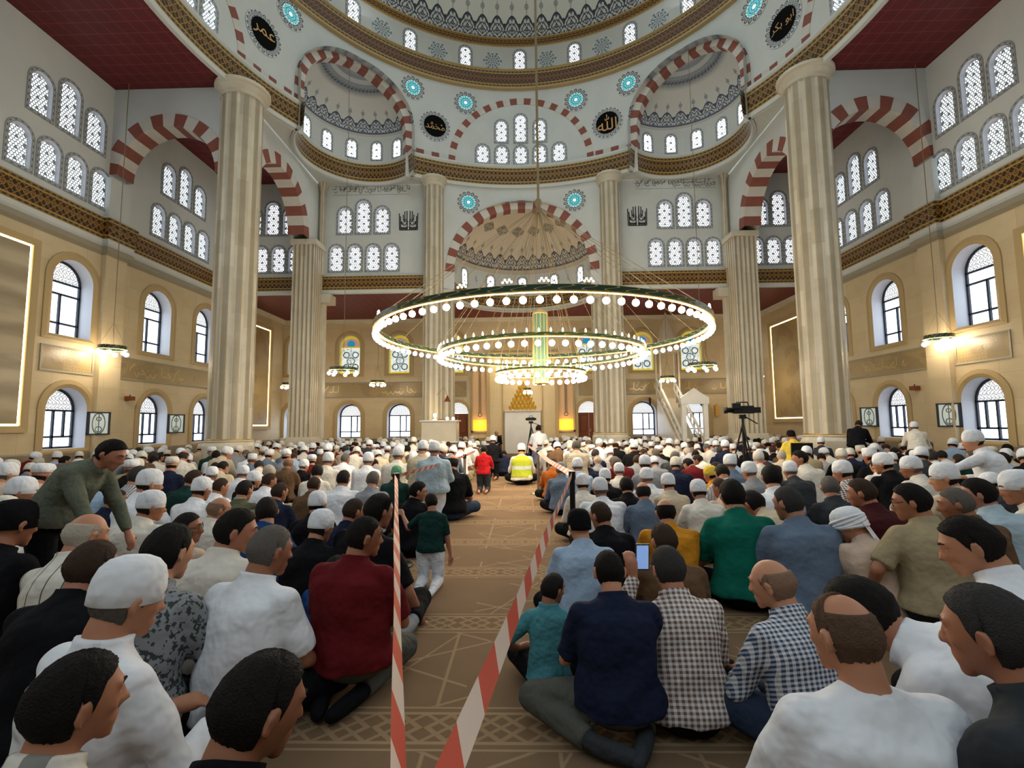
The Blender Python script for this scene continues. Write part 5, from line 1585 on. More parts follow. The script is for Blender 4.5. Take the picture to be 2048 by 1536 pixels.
WRIST = {}
def person_meshes(pose='cross', lean=8, hunch=30, hyaw=0, hpitch=12, hroll=0, fat=1.0, vox=.014, sleeve='short', arms=None, side_lean=0, hair='full', wear='shirt', seed=0, fingers=True, neck_up=0.0, ear=True, wide=1.0, socks=True):
    """returns list of (child name, mesh, colour key, material key); first is the body itself"""
    PZ = POSES[pose]; L = .50
    ts = [0, .06, .13, .20, .28, .35, .41, .455, .49, .515, .54]
    P = [Vector((0, -.0, PZ['pz'] - .02))]; D = []
    a0 = radians(lean)
    for i, t in enumerate(ts):
        ang_ = a0 + radians(hunch) * (t / .5) ** 1.3 - radians(hunch) * .25
        sl = radians(side_lean) * min(1, t / .4)
        d = Vector((sin(sl), sin(ang_) * cos(sl), cos(ang_) * cos(sl))).normalized(); D.append(d)
        if i: P.append(P[-1] + D[i - 1] * (t - ts[i - 1]))
    rx = [.165, .170, .160, .150, .154, .164, .160, .132, .090, .068, .060]
    ry = [.130, .138, .130, .120, .118, .118, .106, .092, .075, .064, .060]
    X0 = Vector((cos(radians(side_lean)), 0, -sin(radians(side_lean))))
    def torso(s, g, i0, i1, hem=0.0):
        R = []
        for i in range(i0, i1):
            y = D[i].cross(X0).normalized(); y = -y if y.y < 0 else y
            f = fat if i < 7 else 1.0; fx = wide if i < 9 else 1.0
            gg = g + hem * max(0, 2 - i) / 2
            R.append([P[i] + X0 * ((rx[i] * (1 + (f - 1) * .7) * fx + gg) * cos(2 * pi * j / 20)) + y * ((ry[i] * f + gg) * sin(2 * pi * j / 20)) for j in range(20)])
        s.rings(R)
    body = Solid(); torso(body, 0, 0, 11)
    neck = P[-1]; rot = rotm(radians(hyaw), radians(hpitch), radians(hroll))
    hd = (D[-1] * .5 + Vector((0, 0, .5 + neck_up))).normalized()
    hc = neck + hd * .018 + rot @ Vector((0, .028, .094))
    body.limb([P[-2], neck + hd * .03, hc + rot @ Vector((0, -.018, -.05))], [.062, .057, .055], 14)
    body.rings(head_pts(rot, hc))
    hl = lambda *q: hc + rot @ Vector(q)
    body.limb([hl(0, .090, .026), hl(0, .106, -.006), hl(0, .116, -.024)], [.009, .011, .0125], 8)       # nose
    body.blob(hl(0, .068, -.064), .036, .034, .034, rot)
    for s_ in (-1, 1):
        body.limb([hl(s_ * .018, .104, -.026), hl(s_ * .010, .108, -.022)], [.007, .008], 6)
        body.limb([hl(s_ * .012, .092, .034), hl(s_ * .048, .076, .032)], [.010, .009], 8)              # brow
        body.blob(hl(s_ * .043, .062, -.016), .02, .018, .022)                                          # cheek
        if ear:
            er = rot @ Matrix.Rotation(radians(-10), 3, 'X') @ Matrix.Rotation(radians(s_ * 24), 3, 'Z'); ec = hl(s_ * .0815, -.010, -.008)
            if vox < .0105:
                body.blob(ec + er @ Vector((s_ * -.001, 0, 0)), .0075, .013, .026, er)
                body.limb([ec + er @ Vector((s_ * .007, .016 * cos(a) - .002, .028 * sin(a))) for a in np.linspace(.35, 5.2, 10)], [.0058] * 10, 6)
            else: body.blob(ec + er @ Vector((s_ * .003, -.002, 0)), .0115, .0175, .031, er)
    body.limb([hl(-.02, .093, -.056), hl(0, .101, -.056), hl(.02, .093, -.056)], [.006, .0075, .006], 6)  # lips
    body.blob(hl(0, .078, -.096), .024, .020, .018)
    sleeves = []
    SH = P[6] * .5 + P[7] * .5
    for s_ in (-1, 1):
        sh = SH + X0 * (s_ * .156 * (1 + (fat - 1) * .3) * wide)
        ar = (arms or {}).get(s_)
        if ar is None:
            el = sh + Vector((s_ * .075, .10, -.27)); 
            tgt = Vector((s_ * .12, P[0].y + .30, PZ['pz'] + .14))
            v = tgt - el; wr = el + v.normalized() * min(.25, v.length)
            hd_, hu = (wr - el), (0, 0, 1)
        else:
            el, wr = sh + Vector(ar[0]), sh + Vector(ar[1]); hd_ = Vector(ar[2]) if len(ar) > 2 else (wr - el); hu = ar[3] if len(ar) > 3 else (0, 0, 1)
        body.limb([P[9] - D[9] * .01, SH.lerp(sh, .62)], [.050, .050], 12)
        f = .5 + .5 * fat
        body.limb([SH + X0 * (s_ * .10), sh, sh.lerp(el, .5), el, el.lerp(wr, .4), wr], [.062, .052 * f, .046 * f, .038, .036, .026], 12)
        if fingers: hand(body, wr, hd_, hu, s_, .55)
        else: body.limb([wr, wr + Vector(hd_).normalized() * .12], [.03, .028], 8)
        sleeves.append((s_, sh, el, wr)); WRIST[s_] = wr
    for leg in PZ['legs']:
        h, kn, an, to = [Vector(q) for q in leg]
        body.limb([h, kn], [.085, .060], 12); body.limb([kn, an], [.058, .040], 12); body.limb([an, an.lerp(to, .55), to], [.040, .040, .030], 10)
    out = [('body', fuse(body, 'person_body', M['skin'], vox, 2), 'skin', 'skin')]
    sh_ = Solid()
    torso(sh_, .016, 0 if wear != 'tee' else 0, 10, .03)
    i = 9
    y = D[i].cross(X0).normalized(); y = -y if y.y < 0 else y
    for s_, sh, el, wr in sleeves:
        f = .5 + .5 * fat
        if sleeve == 'short': pts, rr = [SH + X0 * (s_ * .09), sh, sh.lerp(el, .45), sh.lerp(el, .86)], [.074, .064 * f, .062 * f, .060 * f]
        else: pts, rr = [SH + X0 * (s_ * .09), sh, sh.lerp(el, .5), el, el.lerp(wr, .5), el.lerp(wr, .97)], [.074, .064 * f, .058 * f, .053, .048, .040]
        sh_.limb([P[8] + D[8] * .004, SH.lerp(sh, .66)], [.066, .068], 14)
        sh_.limb(pts, rr, 14, ends=True if sleeve == 'short' and False else False)
        for q, r_ in zip(pts[1:-1], rr[1:-1]): sh_.blob(q, r_, r_, r_, n=12, m=8)
    if wear in ('polo', 'shirt'):      # stand-up collar
        R = []
        for h_, k_ in ((-.012, 1.16), (.016, 1.10), (.034, 1.16)):
            c_ = P[9] + D[9] * h_
            R.append([c_ + X0 * ((.072 * k_) * cos(2 * pi * j / 18)) + y * ((.070 * k_) * sin(2 * pi * j / 18)) for j in range(18)])
        sh_.rings(R)
    out.append((('shirt'), fuse(sh_, 'shirt', M['cloth'], vox * 1.1, 3, .012 if vox < .02 else .006, seed), 'shirt', 'cloth'))
    tr = Solid(); tr.blob(P[0] + Vector((0, 0, .0)), .175 * (1 + (fat - 1) * .7), .135 * fat, .115)
    for leg in PZ['legs']:
        h, kn, an, to = [Vector(q) for q in leg]
        tr.limb([h, kn], [.108, .080], 12); tr.limb([kn, an.lerp(kn, .12)], [.078, .058], 12, ends=False); tr.blob(kn, .08, .08, .08)
    out.append(('trousers', fuse(tr, 'trousers', M['cloth'], vox * 1.2, 3, .006 if vox < .02 else 0, seed + 2), 'trousers', 'cloth'))
    if vox < .0125 and socks:
        for leg in PZ['legs']:
            so = Solid(); h, kn, an, to = [Vector(q) for q in leg]; so.limb([an.lerp(kn, .16), an, an.lerp(to, .55), to], [.047, .047, .047, .037], 10)
            out.append(('sock', fuse(so, 'sock', M['cloth'], vox, 2), 'socks', None))
    if vox < .0125:
        for s_ in (-1, 1):
            mb = MB(); mb.sphere(hl(s_ * .032, .0745, .008), .0118, 12, 8, 0); mb.sphere(hl(s_ * .032, .0800, .008), .0070, 10, 6, 1)
            out.append(('eye', mb.mesh('eye', [M['eye_white'], M['eye']]), 'skin', None))
            mb = MB(); mb.tube([hl(s_ * .014, .0985, .034), hl(s_ * .031, .0925, .039), hl(s_ * .049, .0795, .034)], [.0035, .0042, .002], 6)
            out.append(('eyebrow', mb.mesh('eyebrow', M['hair']), 'hair', None))
    if wear == 'vest':
        v_ = Solid(); torso(v_, .030, 1, 9, .02); out.append(('vest', fuse(v_, 'vest', M['vest'], vox, 3), 'shirt', None))
    hm = head_cover(hair, hc, rot, seed, vox < .0125)
    if hair in ('cap', 'kufi', 'flatcap'):
        fr = head_cover('under', hc, rot, seed, vox < .0125); out.append(fr)
    if hm: out.append(hm)
    return out, hc

def head_cover(style, hc, rot, seed=0, fine=False):
    r = random.Random(seed)
    mb = MB()
    def surf(az, el, g, zs=1.0):
        x = cos(el) * sin(az); y = cos(el) * cos(az); z = sin(el)
        q = (1 - z * z) ** (.43 if z < 0 else .49) if abs(z) < 1 else 0.0
        n = math.hypot(x, y) or 1e-6
        jaw = max(0.0, -z - .05)
        wy = .098 + g; px = (.0785 + g) * q * x / n * (1 - .34 * jaw); py = wy * q * y / n
        if py < 0: py = py * (1 - .50 * jaw ** 1.2) - .006 * (1 - abs(z))
        return hc + rot @ Vector((px, py, z * (.113 + g) * zs))
    if style in ('full', 'short', 'long', 'fringe', 'crown', 'under'):
        g = {'full': .0095, 'short': .0055, 'long': .017, 'fringe': .007, 'crown': .0035, 'under': .004}[style]
        n, m = (64, 20) if fine else (36, 11); P = []
        for i in range(n + 1):
            az = 2 * pi * i / n; c = cos(az)                                     # c=1 face, -1 nape
            if c > .35: lo = 26 + 18 * (c - .35) / .65
            elif c > .10: lo = -6 + 32 * (c - .10) / .25
            elif c > -.12: lo = 4 - 10 * max(0, c) * 10
            else: lo = -34 - 6 * min(1, (-.12 - c) * 3)
            if style == 'long' and c < .1: lo = -48
            hi = 90
            if style == 'fringe': hi = 30 if c < .05 else max(lo + .5, 30 - (c - .05) * 160)
            if style == 'under': hi = -8 if c < .0 else lo + .3
            if style == 'under' and lo > hi: hi = lo + .3
            if style == 'crown': hi = 90 if c > .45 else (38 + 52 * max(0, (c - .0)) / .45)
            if style == 'fringe' and c > .30: lo, hi = 20, 20.2
            row = []
            for j in range(m + 1):
                el = radians(lo + (hi - lo) * j / m)
                gg = g * (0.15 if j == 0 else (.7 if j == 1 else 1)) + r.uniform(-.0024, .0024) * (1 if 0 < j < m else 0)
                if style == 'fringe' and j == m: gg = .001
                if style == 'crown' and j == m: gg = .0005
                if style == 'fringe' and c > .30: gg = -.006
                row.append(surf(az, el, gg))
            P.append(row)
        P[-1] = P[0]
        mb.grid(P)
        me = mb.mesh('hair', M['hair']); return ('hair', me, 'hair', 'hair')
    if style in ('cap', 'kufi', 'beanie', 'turban', 'flatcap'):
        ro = rot @ Matrix.Rotation(radians(9), 3, 'X') if style != 'kufi' else rot @ Matrix.Rotation(radians(4), 3, 'X')
        prof = {'cap': [(.99, -.006), (1.055, -.003), (1.065, .04), (1.03, .072), (.92, .104), (.70, .128), (.40, .140), (0, .144)],
                'kufi': [(.99, .006), (1.04, .008), (1.03, .06), (1.02, .110), (.97, .124), (.85, .129), (.45, .131), (0, .132)],
                'beanie': [(1.0, -.02), (1.05, -.018), (1.05, .04), (1.0, .08), (.85, .112), (.55, .130), (.2, .136), (0, .136)],
                'turban': [(1.0, -.01), (1.14, .0), (1.2, .035), (1.15, .075), (1.0, .11), (.7, .135), (.35, .145), (0, .147)],
                'flatcap': [(1.0, .03), (1.1, .035), (1.16, .07), (1.1, .1), (.9, .125), (.5, .135), (0, .137)]}[style]
        n = 30; P = []
        for i in range(n + 1):
            a = 2 * pi * i / n; wob = 1 + .012 * sin(3 * a + seed)
            P.append([hc + ro @ Vector((.0825 * k * cos(a) * wob, (.101 * k * sin(a)) * wob - .004, z)) for k, z in prof])
        P[-1] = P[0]
        mb.grid(P)
        if style == 'turban':
            for k in range(5):
                pts = [hc + ro @ Vector((.083 * 1.12 * cos(a), .106 * 1.12 * sin(a), .03 + .02 * sin(a + k) + .012 * (k - 2))) for a in np.linspace(0, 2 * pi, 25)]
                mb.tube(pts, .012, 6)
            R = [[hc + ro @ Vector((x, -.1 - .02 * abs(x) * 0 - .04 * t, .02 - .22 * t)) for x in np.linspace(-.07 - .02 * t, .05, 7)] for t in np.linspace(0, 1, 6)]
            mb.grid(R)
        nm = 'headscarf' if style == 'turban' else ('beret' if style == 'flatcap' else 'cap')
        me = mb.mesh(nm, M['white_cap']); return (nm, me, 'cap', 'white_cap')
    return None

SKINS = [rgb(176, 124, 94), rgb(160, 108, 80), rgb(188, 136, 104), rgb(146, 98, 72), rgb(170, 116, 90)]
HAIRC = {'black': rgb(16, 14, 14), 'dark': rgb(30, 25, 22), 'brown': rgb(58, 42, 32), 'grey': rgb(98, 92, 86), 'white': rgb(186, 176, 160), 'darkgrey': rgb(52, 50, 50), 'stubble': rgb(92, 70, 54), 'sparse': rgb(142, 112, 92)}
CLOTH = {'white': rgb(216, 218, 222), 'offwhite': rgb(206, 200, 188), 'beige': rgb(184, 170, 146), 'pinkbeige': rgb(192, 168, 148), 'grey': rgb(128, 130, 134), 'bluegrey': rgb(92, 106, 124), 'lightblue': rgb(148, 168, 190),
         'navy': rgb(26, 32, 52), 'black': rgb(17, 17, 20), 'darkgrey': rgb(50, 53, 56), 'maroon': rgb(92, 22, 26), 'darkmaroon': rgb(62, 24, 26), 'green': rgb(14, 92, 76), 'darkgreen': rgb(22, 50, 46), 'teal': rgb(70, 128, 136), 'mustard': rgb(190, 126, 34),
         'brown': rgb(92, 70, 50), 'orange': rgb(168, 92, 36), 'khaki': rgb(150, 136, 106), 'blue': rgb(28, 62, 112), 'olive': rgb(84, 84, 64), 'red': rgb(176, 30, 34), 'yellow': rgb(206, 180, 70), 'mint': rgb(98, 150, 118), 'plum': rgb(58, 40, 48), 'jeans': rgb(44, 54, 72), 'greytrouser': rgb(78, 78, 72), 'rust': rgb(150, 60, 28), 'sage': rgb(112, 116, 100), 'checkblue': rgb(52, 72, 104), 'checkbrown': rgb(112, 84, 70), 'paleblue': rgb(158, 176, 186)}

def place_person(meshes, loc, rz, scale, colors, label, group=None, mats=None, name='person'):
    root = None
    for nm, me, ck, mk in meshes:
        o = bpy.data.objects.new(name if root is None else nm, me); COL.objects.link(o)
        o.color = colors[ck]
        if root is None:
            root = o; o.location = loc; o.rotation_euler = (0, 0, rz); o.scale = (scale, scale, scale)
        else: o.parent = root
        if mats and nm in mats:
            o.material_slots[0].link = 'OBJECT'; o.material_slots[0].material = M[mats[nm]]
    tag(root, label, 'person', group)
    return root

# ------------------------------------------------------------------ the people one can tell apart
TAKEN = []
def hero(px, top, w, hair, hcol, shirt, label, pose='cross', tr='black', rz=0, skin=None, mats=None, smin=.90, smax=1.10, extra=None, kid=1.0, hw=.174, dz=None, **kw):
    """placed by where the head is seen and how wide it looks; the seat always rests on the carpet"""
    far = w < 27
    kw.setdefault('vox', .010 if w > 55 else (.012 if w > 30 else .017))
    kw.setdefault('hpitch', 14); kw.setdefault('hunch', 26); kw.setdefault('fat', 1.1); kw.setdefault('wide', 1.03)
    kw.setdefault('fingers', w > 30); kw.setdefault('sleeve', 'long' if hair in ('cap', 'kufi') else 'short')
    ms, hc = person_meshes(pose, hair=hair, seed=len(TAKEN), **kw)
    r = Matrix.Rotation(rz, 3, 'Z') @ hc
    py = top + .80 * w
    d = ray(px, py); t = hw * kid * F_PX / w / d.y * 1.0
    z = EYE + d.z * t; s = z / hc.z
    s2 = min(max(s, smin * kid), smax * kid)
    if abs(s2 - s) > 1e-4:
        t = (s2 * hc.z - EYE) / d.z if abs(d.z) > .012 and (s2 * hc.z - EYE) / d.z > 0 else t
        if dz: t = dz / d.y
    P = Vector((0, 0, EYE)) + d * t
    if dz: P = Vector((0, 0, EYE)) + d * (dz / d.y); s2 = min(max(P.z / hc.z, smin * kid), smax * kid)
    loc = (P.x - r.x * s2, P.y - r.y * s2, 0)
    cols = dict(skin=SKINS[skin if skin is not None else len(TAKEN) % 5], shirt=CLOTH[shirt], trousers=CLOTH[tr], hair=HAIRC[hcol], cap=CLOTH['white'], socks=CLOTH[['grey', 'black', 'darkgrey', 'grey', 'white'][len(TAKEN) % 5]])
    if extra and 'cap' in extra: cols['cap'] = CLOTH[extra['cap']]
    o = place_person(ms, loc, rz, s2, cols, label, None, mats)
    TAKEN.append((loc[0] + r.x * s2 * .5, loc[1] + r.y * s2 * .5, s2)); o['row_depth'] = loc[1]
    return o, hc, s2
def child_mesh(par, name, mb, mat):
    o = bpy.data.objects.new(name, mb.mesh(name, M[mat])); COL.objects.link(o); o.parent = par; return o
def glasses(par, hc, rot):
    mb = MB()
    for s_ in (-1, 1):
        mb.tube([hc + rot @ Vector((s_ * .033 + .024 * cos(a), .100 - abs(.024 * cos(a)) * .2, .008 + .019 * sin(a))) for a in np.linspace(0, 2 * pi, 15)], .0022, 5)
        mb.tube([hc + rot @ Vector((s_ * .057, .094, .012)), hc + rot @ Vector((s_ * .080, -.01, .012))], .0022, 5)
    mb.tube([hc + rot @ Vector((-.010, .103, .010)), hc + rot @ Vector((.010, .103, .010))], .0022, 5)
    child_mesh(par, 'glasses', mb, 'black_plastic')
R_ = radians
# --- left foreground
hero(150, 1293, 138, 'full', 'black', 'offwhite', 'young man with thick black hair and striped tee, cut off at the bottom left corner', hyaw=R_(0) - 28, hpitch=8, mats={'shirt': 'stripe_hoop'}, skin=1, tr='jeans')
hero(518, 1300, 142, 'full', 'black', 'black', 'black-haired boy bowed forward, cut off by the middle of the bottom edge', hyaw=-36, hpitch=20, skin=3, lean=14, smin=.80)
hero(256, 1120, 100, 'cap', 'grey', 'white', 'large man in white cap, loose white shirt and khaki trousers behind the front left pair', hyaw=-6, hpitch=18, fat=1.2, tr='khaki', hunch=14, lean=0, wide=1.04, skin=0, rz=R_(-22))
hero(540, 1045, 70, 'short', 'grey', 'white', 'grey-haired man in short-sleeved white polo, dark trousers, seated left of the maroon shirt', hyaw=-20, fat=1.2, hunch=22, lean=4, wear='polo', rz=R_(-12), arms={1: ((.07, .06, -.26), (.05, .25, -.33), (0, .12, 1), (0, -1, .1))}, vox=.009)
hero(183, 1074, 76, 'short', 'brown', 'black', 'brown-haired man in plain black top seated left of the large white-capped man', hyaw=-8, sleeve='long', hunch=36)
hero(172, 1021, 60, 'fringe', 'white', 'offwhite', 'white-haired balding man in a cream shirt with thin dark stripes', hyaw=-18, mats={'shirt': 'stripe_thin'}, side_lean=-8, sleeve='long', skin=0)
hero(26, 1000, 62, 'beanie', 'black', 'black', 'man in black cap and black jacket at the left edge', sleeve='long', fat=1.25, extra={'cap': 'black'}, hyaw=-10)
hero(337, 1045, 74, 'full', 'black', 'grey', 'black-haired man in speckled grey shirt beside the large white cap', hyaw=-12, mats={'shirt': 'speckle'})
o, hc, s_ = hero(374, 1018, 47, 'short', 'dark', 'pinkbeige', 'man with black glasses and pale pink shirt turned right behind the speckled shirt', hyaw=-72, hpitch=6)
glasses(o, hc, rotm(R_(-72), R_(6), 0))
hero(472, 1014, 60, 'full', 'black', 'offwhite', 'youth with cropped black hair and cream shirt looking right, behind the white polo', hyaw=-58, hpitch=14, skin=4)
hero(642, 1020, 43, 'cap', 'dark', 'black', 'man in white cap and black jacket behind the maroon shirt', hyaw=-22, hpitch=18, fat=1.2)
hero(728, 1024, 62, 'short', 'black', 'maroon', 'heavy man in maroon short-sleeved shirt sitting on his heels beside the left tape', pose='seiza', hyaw=-42, hpitch=10, fat=1.3, wide=1.12, tr='greytrouser', hunch=20, lean=2, rz=R_(-10))
hero(672, 1072, 44, 'full', 'dark', 'blue', 'small child mostly hidden in front of the maroon shirt', kid=.62, hyaw=-20, smin=.9, smax=1.1, dz=2.95)
hero(757, 984, 48, 'full', 'black', 'black', 'black-haired man in black tee leaning one arm on the carpet by the left tape', hyaw=-25, pose='side', side_lean=8, arms={1: ((.16, -.02, -.27), (.20, .10, -.50), (.2, .6, -.4))}, rz=R_(-12), fat=1.15)
hero(862, 974, 37, 'full', 'dark', 'darkgreen', 'small boy in dark green tee and white trousers kneeling up at the aisle edge', pose='kneel', kid=.74, tr='white', hyaw=28, arms={-1: ((-.18, .10, -.16), (-.30, .26, -.02), (-.4, .5, .6)), 1: ((.06, .02, -.27), (.09, .06, -.50), (.05, .1, -1))}, dz=4.25, smin=.75, smax=1.12, wear='tee', hunch=14, fat=.9)
o, hc, s_ = hero(836, 958, 31, 'full', 'black', 'black', 'man with glasses and black polo looking right toward the kneeling boy', hyaw=-66, wear='polo')
glasses(o, hc, rotm(R_(-66), R_(14), 0))
hero(869, 882, 22, 'cap', 'grey', 'paleblue', 'man in white cap and long pale blue-white shirt kneeling upright beside the aisle', pose='kneel', fat=1.25, wide=1.12, dz=6.9, hunch=12, lean=0, hpitch=10, tr='white')
hero(846, 881, 20, 'cap', 'grey', 'beige', 'man in white cap and beige-grey robe kneeling upright left of the pale blue-white shirt', pose='kneel', fat=1.2, dz=7.5, hunch=14, tr='beige')
hero(797, 893, 21, 'cap', 'grey', 'offwhite', 'man in tall white cap and cream jacket sitting upright with dark collar', pose='seiza', fat=1.15)
hero(793, 930, 23, 'cap', 'black', 'darkgreen', 'man in pale cap and dark green top right behind the near left barrier post', extra={'cap': 'mint'}, fat=1.1)
hero(905, 903, 20, 'fringe', 'dark', 'black', 'balding man in black tee at the aisle edge by the far left steel post', dz=7.2, tr='jeans', fat=1.2)
hero(968, 889, 14, 'full', 'black', 'red', 'boy in bright red tee kneeling upright in the middle of the aisle edge', pose='kneel', kid=.74, tr='darkgrey', dz=10.0, hunch=10, fat=.9)
o, hc, s_ = hero(1043, 889, 13, 'cap', 'dark', 'offwhite', 'man in white cap and yellow safety vest sitting on the right of the aisle', fat=1.2, dz=11.2, wear='vest')
hero(986, 892, 12, 'cap', 'dark', 'black', 'man in white cap and long black coat up the aisle beyond the red tee', pose='kneel', dz=12.4)
hero(1008, 902, 12, 'full', 'black', 'navy', 'man in dark navy bowed low on the right edge of the aisle', hunch=55, lean=20, hpitch=40, dz=13.2)
o, hc, s_ = hero(993, 866, 9, 'fringe', 'dark', 'black', 'man in black suit seated on a chair facing us by the prayer niche', pose='chair', rz=pi, dz=20.6, hunch=8, lean=-4, hpitch=4, sleeve='long')
mb = MB(); mb.poly([(-.04, .128, .72), (.04, .128, .72), (.05, .142, 1.0), (-.05, .142, 1.0)]); mb.poly([(-.04, .12, .72), (.04, .12, .72), (.05, .135, 1.0), (-.05, .135, 1.0)]); child_mesh(o, 'shirt_front', mb, 'white_cap').color = CLOTH['white']
cx_, cy_ = o.location.x, o.location.y
def chair(name, x, y, rz, label, mat='black_metal', back=True):
    root = empty(name, (x, y, 0), rz); tag(root, label, 'chair')
    mb = MB(); mb.box(-.22, .22, -.20, .24, .36, .40); mb.build('seat', M[mat], root)
    mb = MB(); mb.box(-.22, .22, -.24, -.20, .55, .92); mb.build('backrest', M[mat], root)
    for x_ in (-.2, .2):
        for y_ in (-.2, .2): mb = MB(); mb.tube([(x_, y_, .9 if y_ < 0 else .36), (x_, y_, 0)], .015, 6); mb.build('leg', M['black_metal'], root)
chair('chair', cx_, cy_ - .0, pi, 'chair under the suited man beside the prayer niche', 'wood')
hero(1077, 850, 10, 'full', 'black', 'white', 'man in white shirt standing out of the rows behind the small tripod camera', pose='kneel', dz=16.0, smax=1.2)
# --- left middle
for a in (
    (14, 922, 34, 'cap', 'grey', 'pinkbeige', 'man in white cap and pink-beige shirt at the left edge in the middle rows', dict(hyaw=-15)),
    (42, 955, 38, 'cap', 'dark', 'white', 'man in white cap and white shirt looking right near the left edge', dict(hyaw=-42)),
    (86, 925, 32, 'flatcap', 'dark', 'pinkbeige', 'broad man in pale peach shirt and soft white cap left of the leaning man', dict(fat=1.3)),
    (299, 940, 35, 'cap', 'dark', 'white', 'white-capped man in white, rear of two white caps right of the leaning man', dict(hyaw=-30)),
    (302, 980, 42, 'cap', 'dark', 'offwhite', 'white-capped man in loose cream shirt, front of two right of the leaning man', dict(hyaw=-35, fat=1.2)),
    (277, 930, 30, 'short', 'darkgrey', 'navy', 'grey-haired man in dark navy checked shirt behind the two white caps', dict(mats={'shirt': 'gingham'}, hyaw=-20)),
    (231, 976, 30, 'short', 'brown', 'navy', 'brown-haired man in black jacket bent just right of the leaning man', dict(hyaw=-40, sleeve='long')),
    (206, 940, 30, 'cap', 'black', 'lightblue', 'man in white cap and light blue shirt seen past the leaning man', dict(hyaw=-10)),
    (388, 936, 28, 'short', 'brown', 'darkgreen', 'brown-haired man in dark teal jacket left of a striped sweater', dict(hyaw=-45, sleeve='long', fat=1.2)),
    (403, 953, 33, 'cap', 'dark', 'white', 'man in white cap and plain white shirt behind the bald man in cream', dict(hyaw=-12)),
    (438, 987, 40, 'fringe', 'sparse', 'offwhite', 'bald man in cream shirt looking right in front of the striped sweater', dict(hyaw=-40, skin=0)),
    (424, 931, 23, 'cap', 'grey', 'white', 'man in white cap and white shirt, small, left of a balding man in white', dict()),
    (441, 953, 26, 'short', 'brown', 'white', 'brown-haired man in white shirt behind the bald man in cream', dict(hyaw=-30)),
    (489, 955, 32, 'short', 'dark', 'olive', 'dark-haired man in olive sweater with pale bands', dict(mats={'shirt': 'stripe_band'}, fat=1.25, hyaw=-10, sleeve='long')),
    (487, 929, 22, 'cap', 'grey', 'white', 'man in white cap and white shirt two rows beyond the olive sweater', dict()),
    (508, 941, 25, 'cap', 'dark', 'black', 'man in white cap and black top beyond the olive sweater', dict(hyaw=-30)),
    (539, 942, 25, 'short', 'brown', 'white', 'brown-haired man in white shirt left of a bare-headed man in navy', dict(hyaw=-35)),
    (559, 960, 31, 'short', 'brown', 'navy', 'brown-grey-haired man in navy top behind the boy in blue', dict(hyaw=-20)),
    (533, 991, 40, 'full', 'dark', 'blue', 'boy in bright blue shirt with dark hair looking left', dict(hyaw=32, kid=.86)),
    (577, 911, 20, 'fringe', 'sparse', 'brown', 'bald man in brown jacket sitting tall in the left middle rows', dict(pose='seiza', sleeve='long')),
    (608, 917, 19, 'cap', 'grey', 'black', 'man in white cap and black top right of the bald man in brown', dict(hyaw=-25)),
    (628, 948, 28, 'short', 'brown', 'brown', 'brown-haired man in brown-grey jacket behind a white-capped man in black', dict(sleeve='long')),
    (635, 983, 33, 'cap', 'black', 'black', 'man in white cap and black jacket, further of two such left of the maroon shirt', dict()),
    (687, 936, 28, 'short', 'dark', 'white', 'broad bare-headed man in white shirt in the left middle rows', dict(fat=1.35, wide=1.15, hpitch=10)),
    (707, 993, 37, 'short', 'brown', 'navy', 'short-haired man in dark navy top behind the maroon shirt', dict(hyaw=-35)),
    (746, 938, 28, 'short', 'grey', 'grey', 'grey-haired man in grey shirt left of the black barrier post', dict(fat=1.2)),
    (737, 905, 20, 'cap', 'grey', 'white', 'man in white cap and white shirt right of the broad bare-headed man', dict()),
    (657, 905, 20, 'cap', 'grey', 'offwhite', 'man in pale cap and cream shirt beyond the broad white shirt', dict())):
    hero(*a[:7], **a[7])
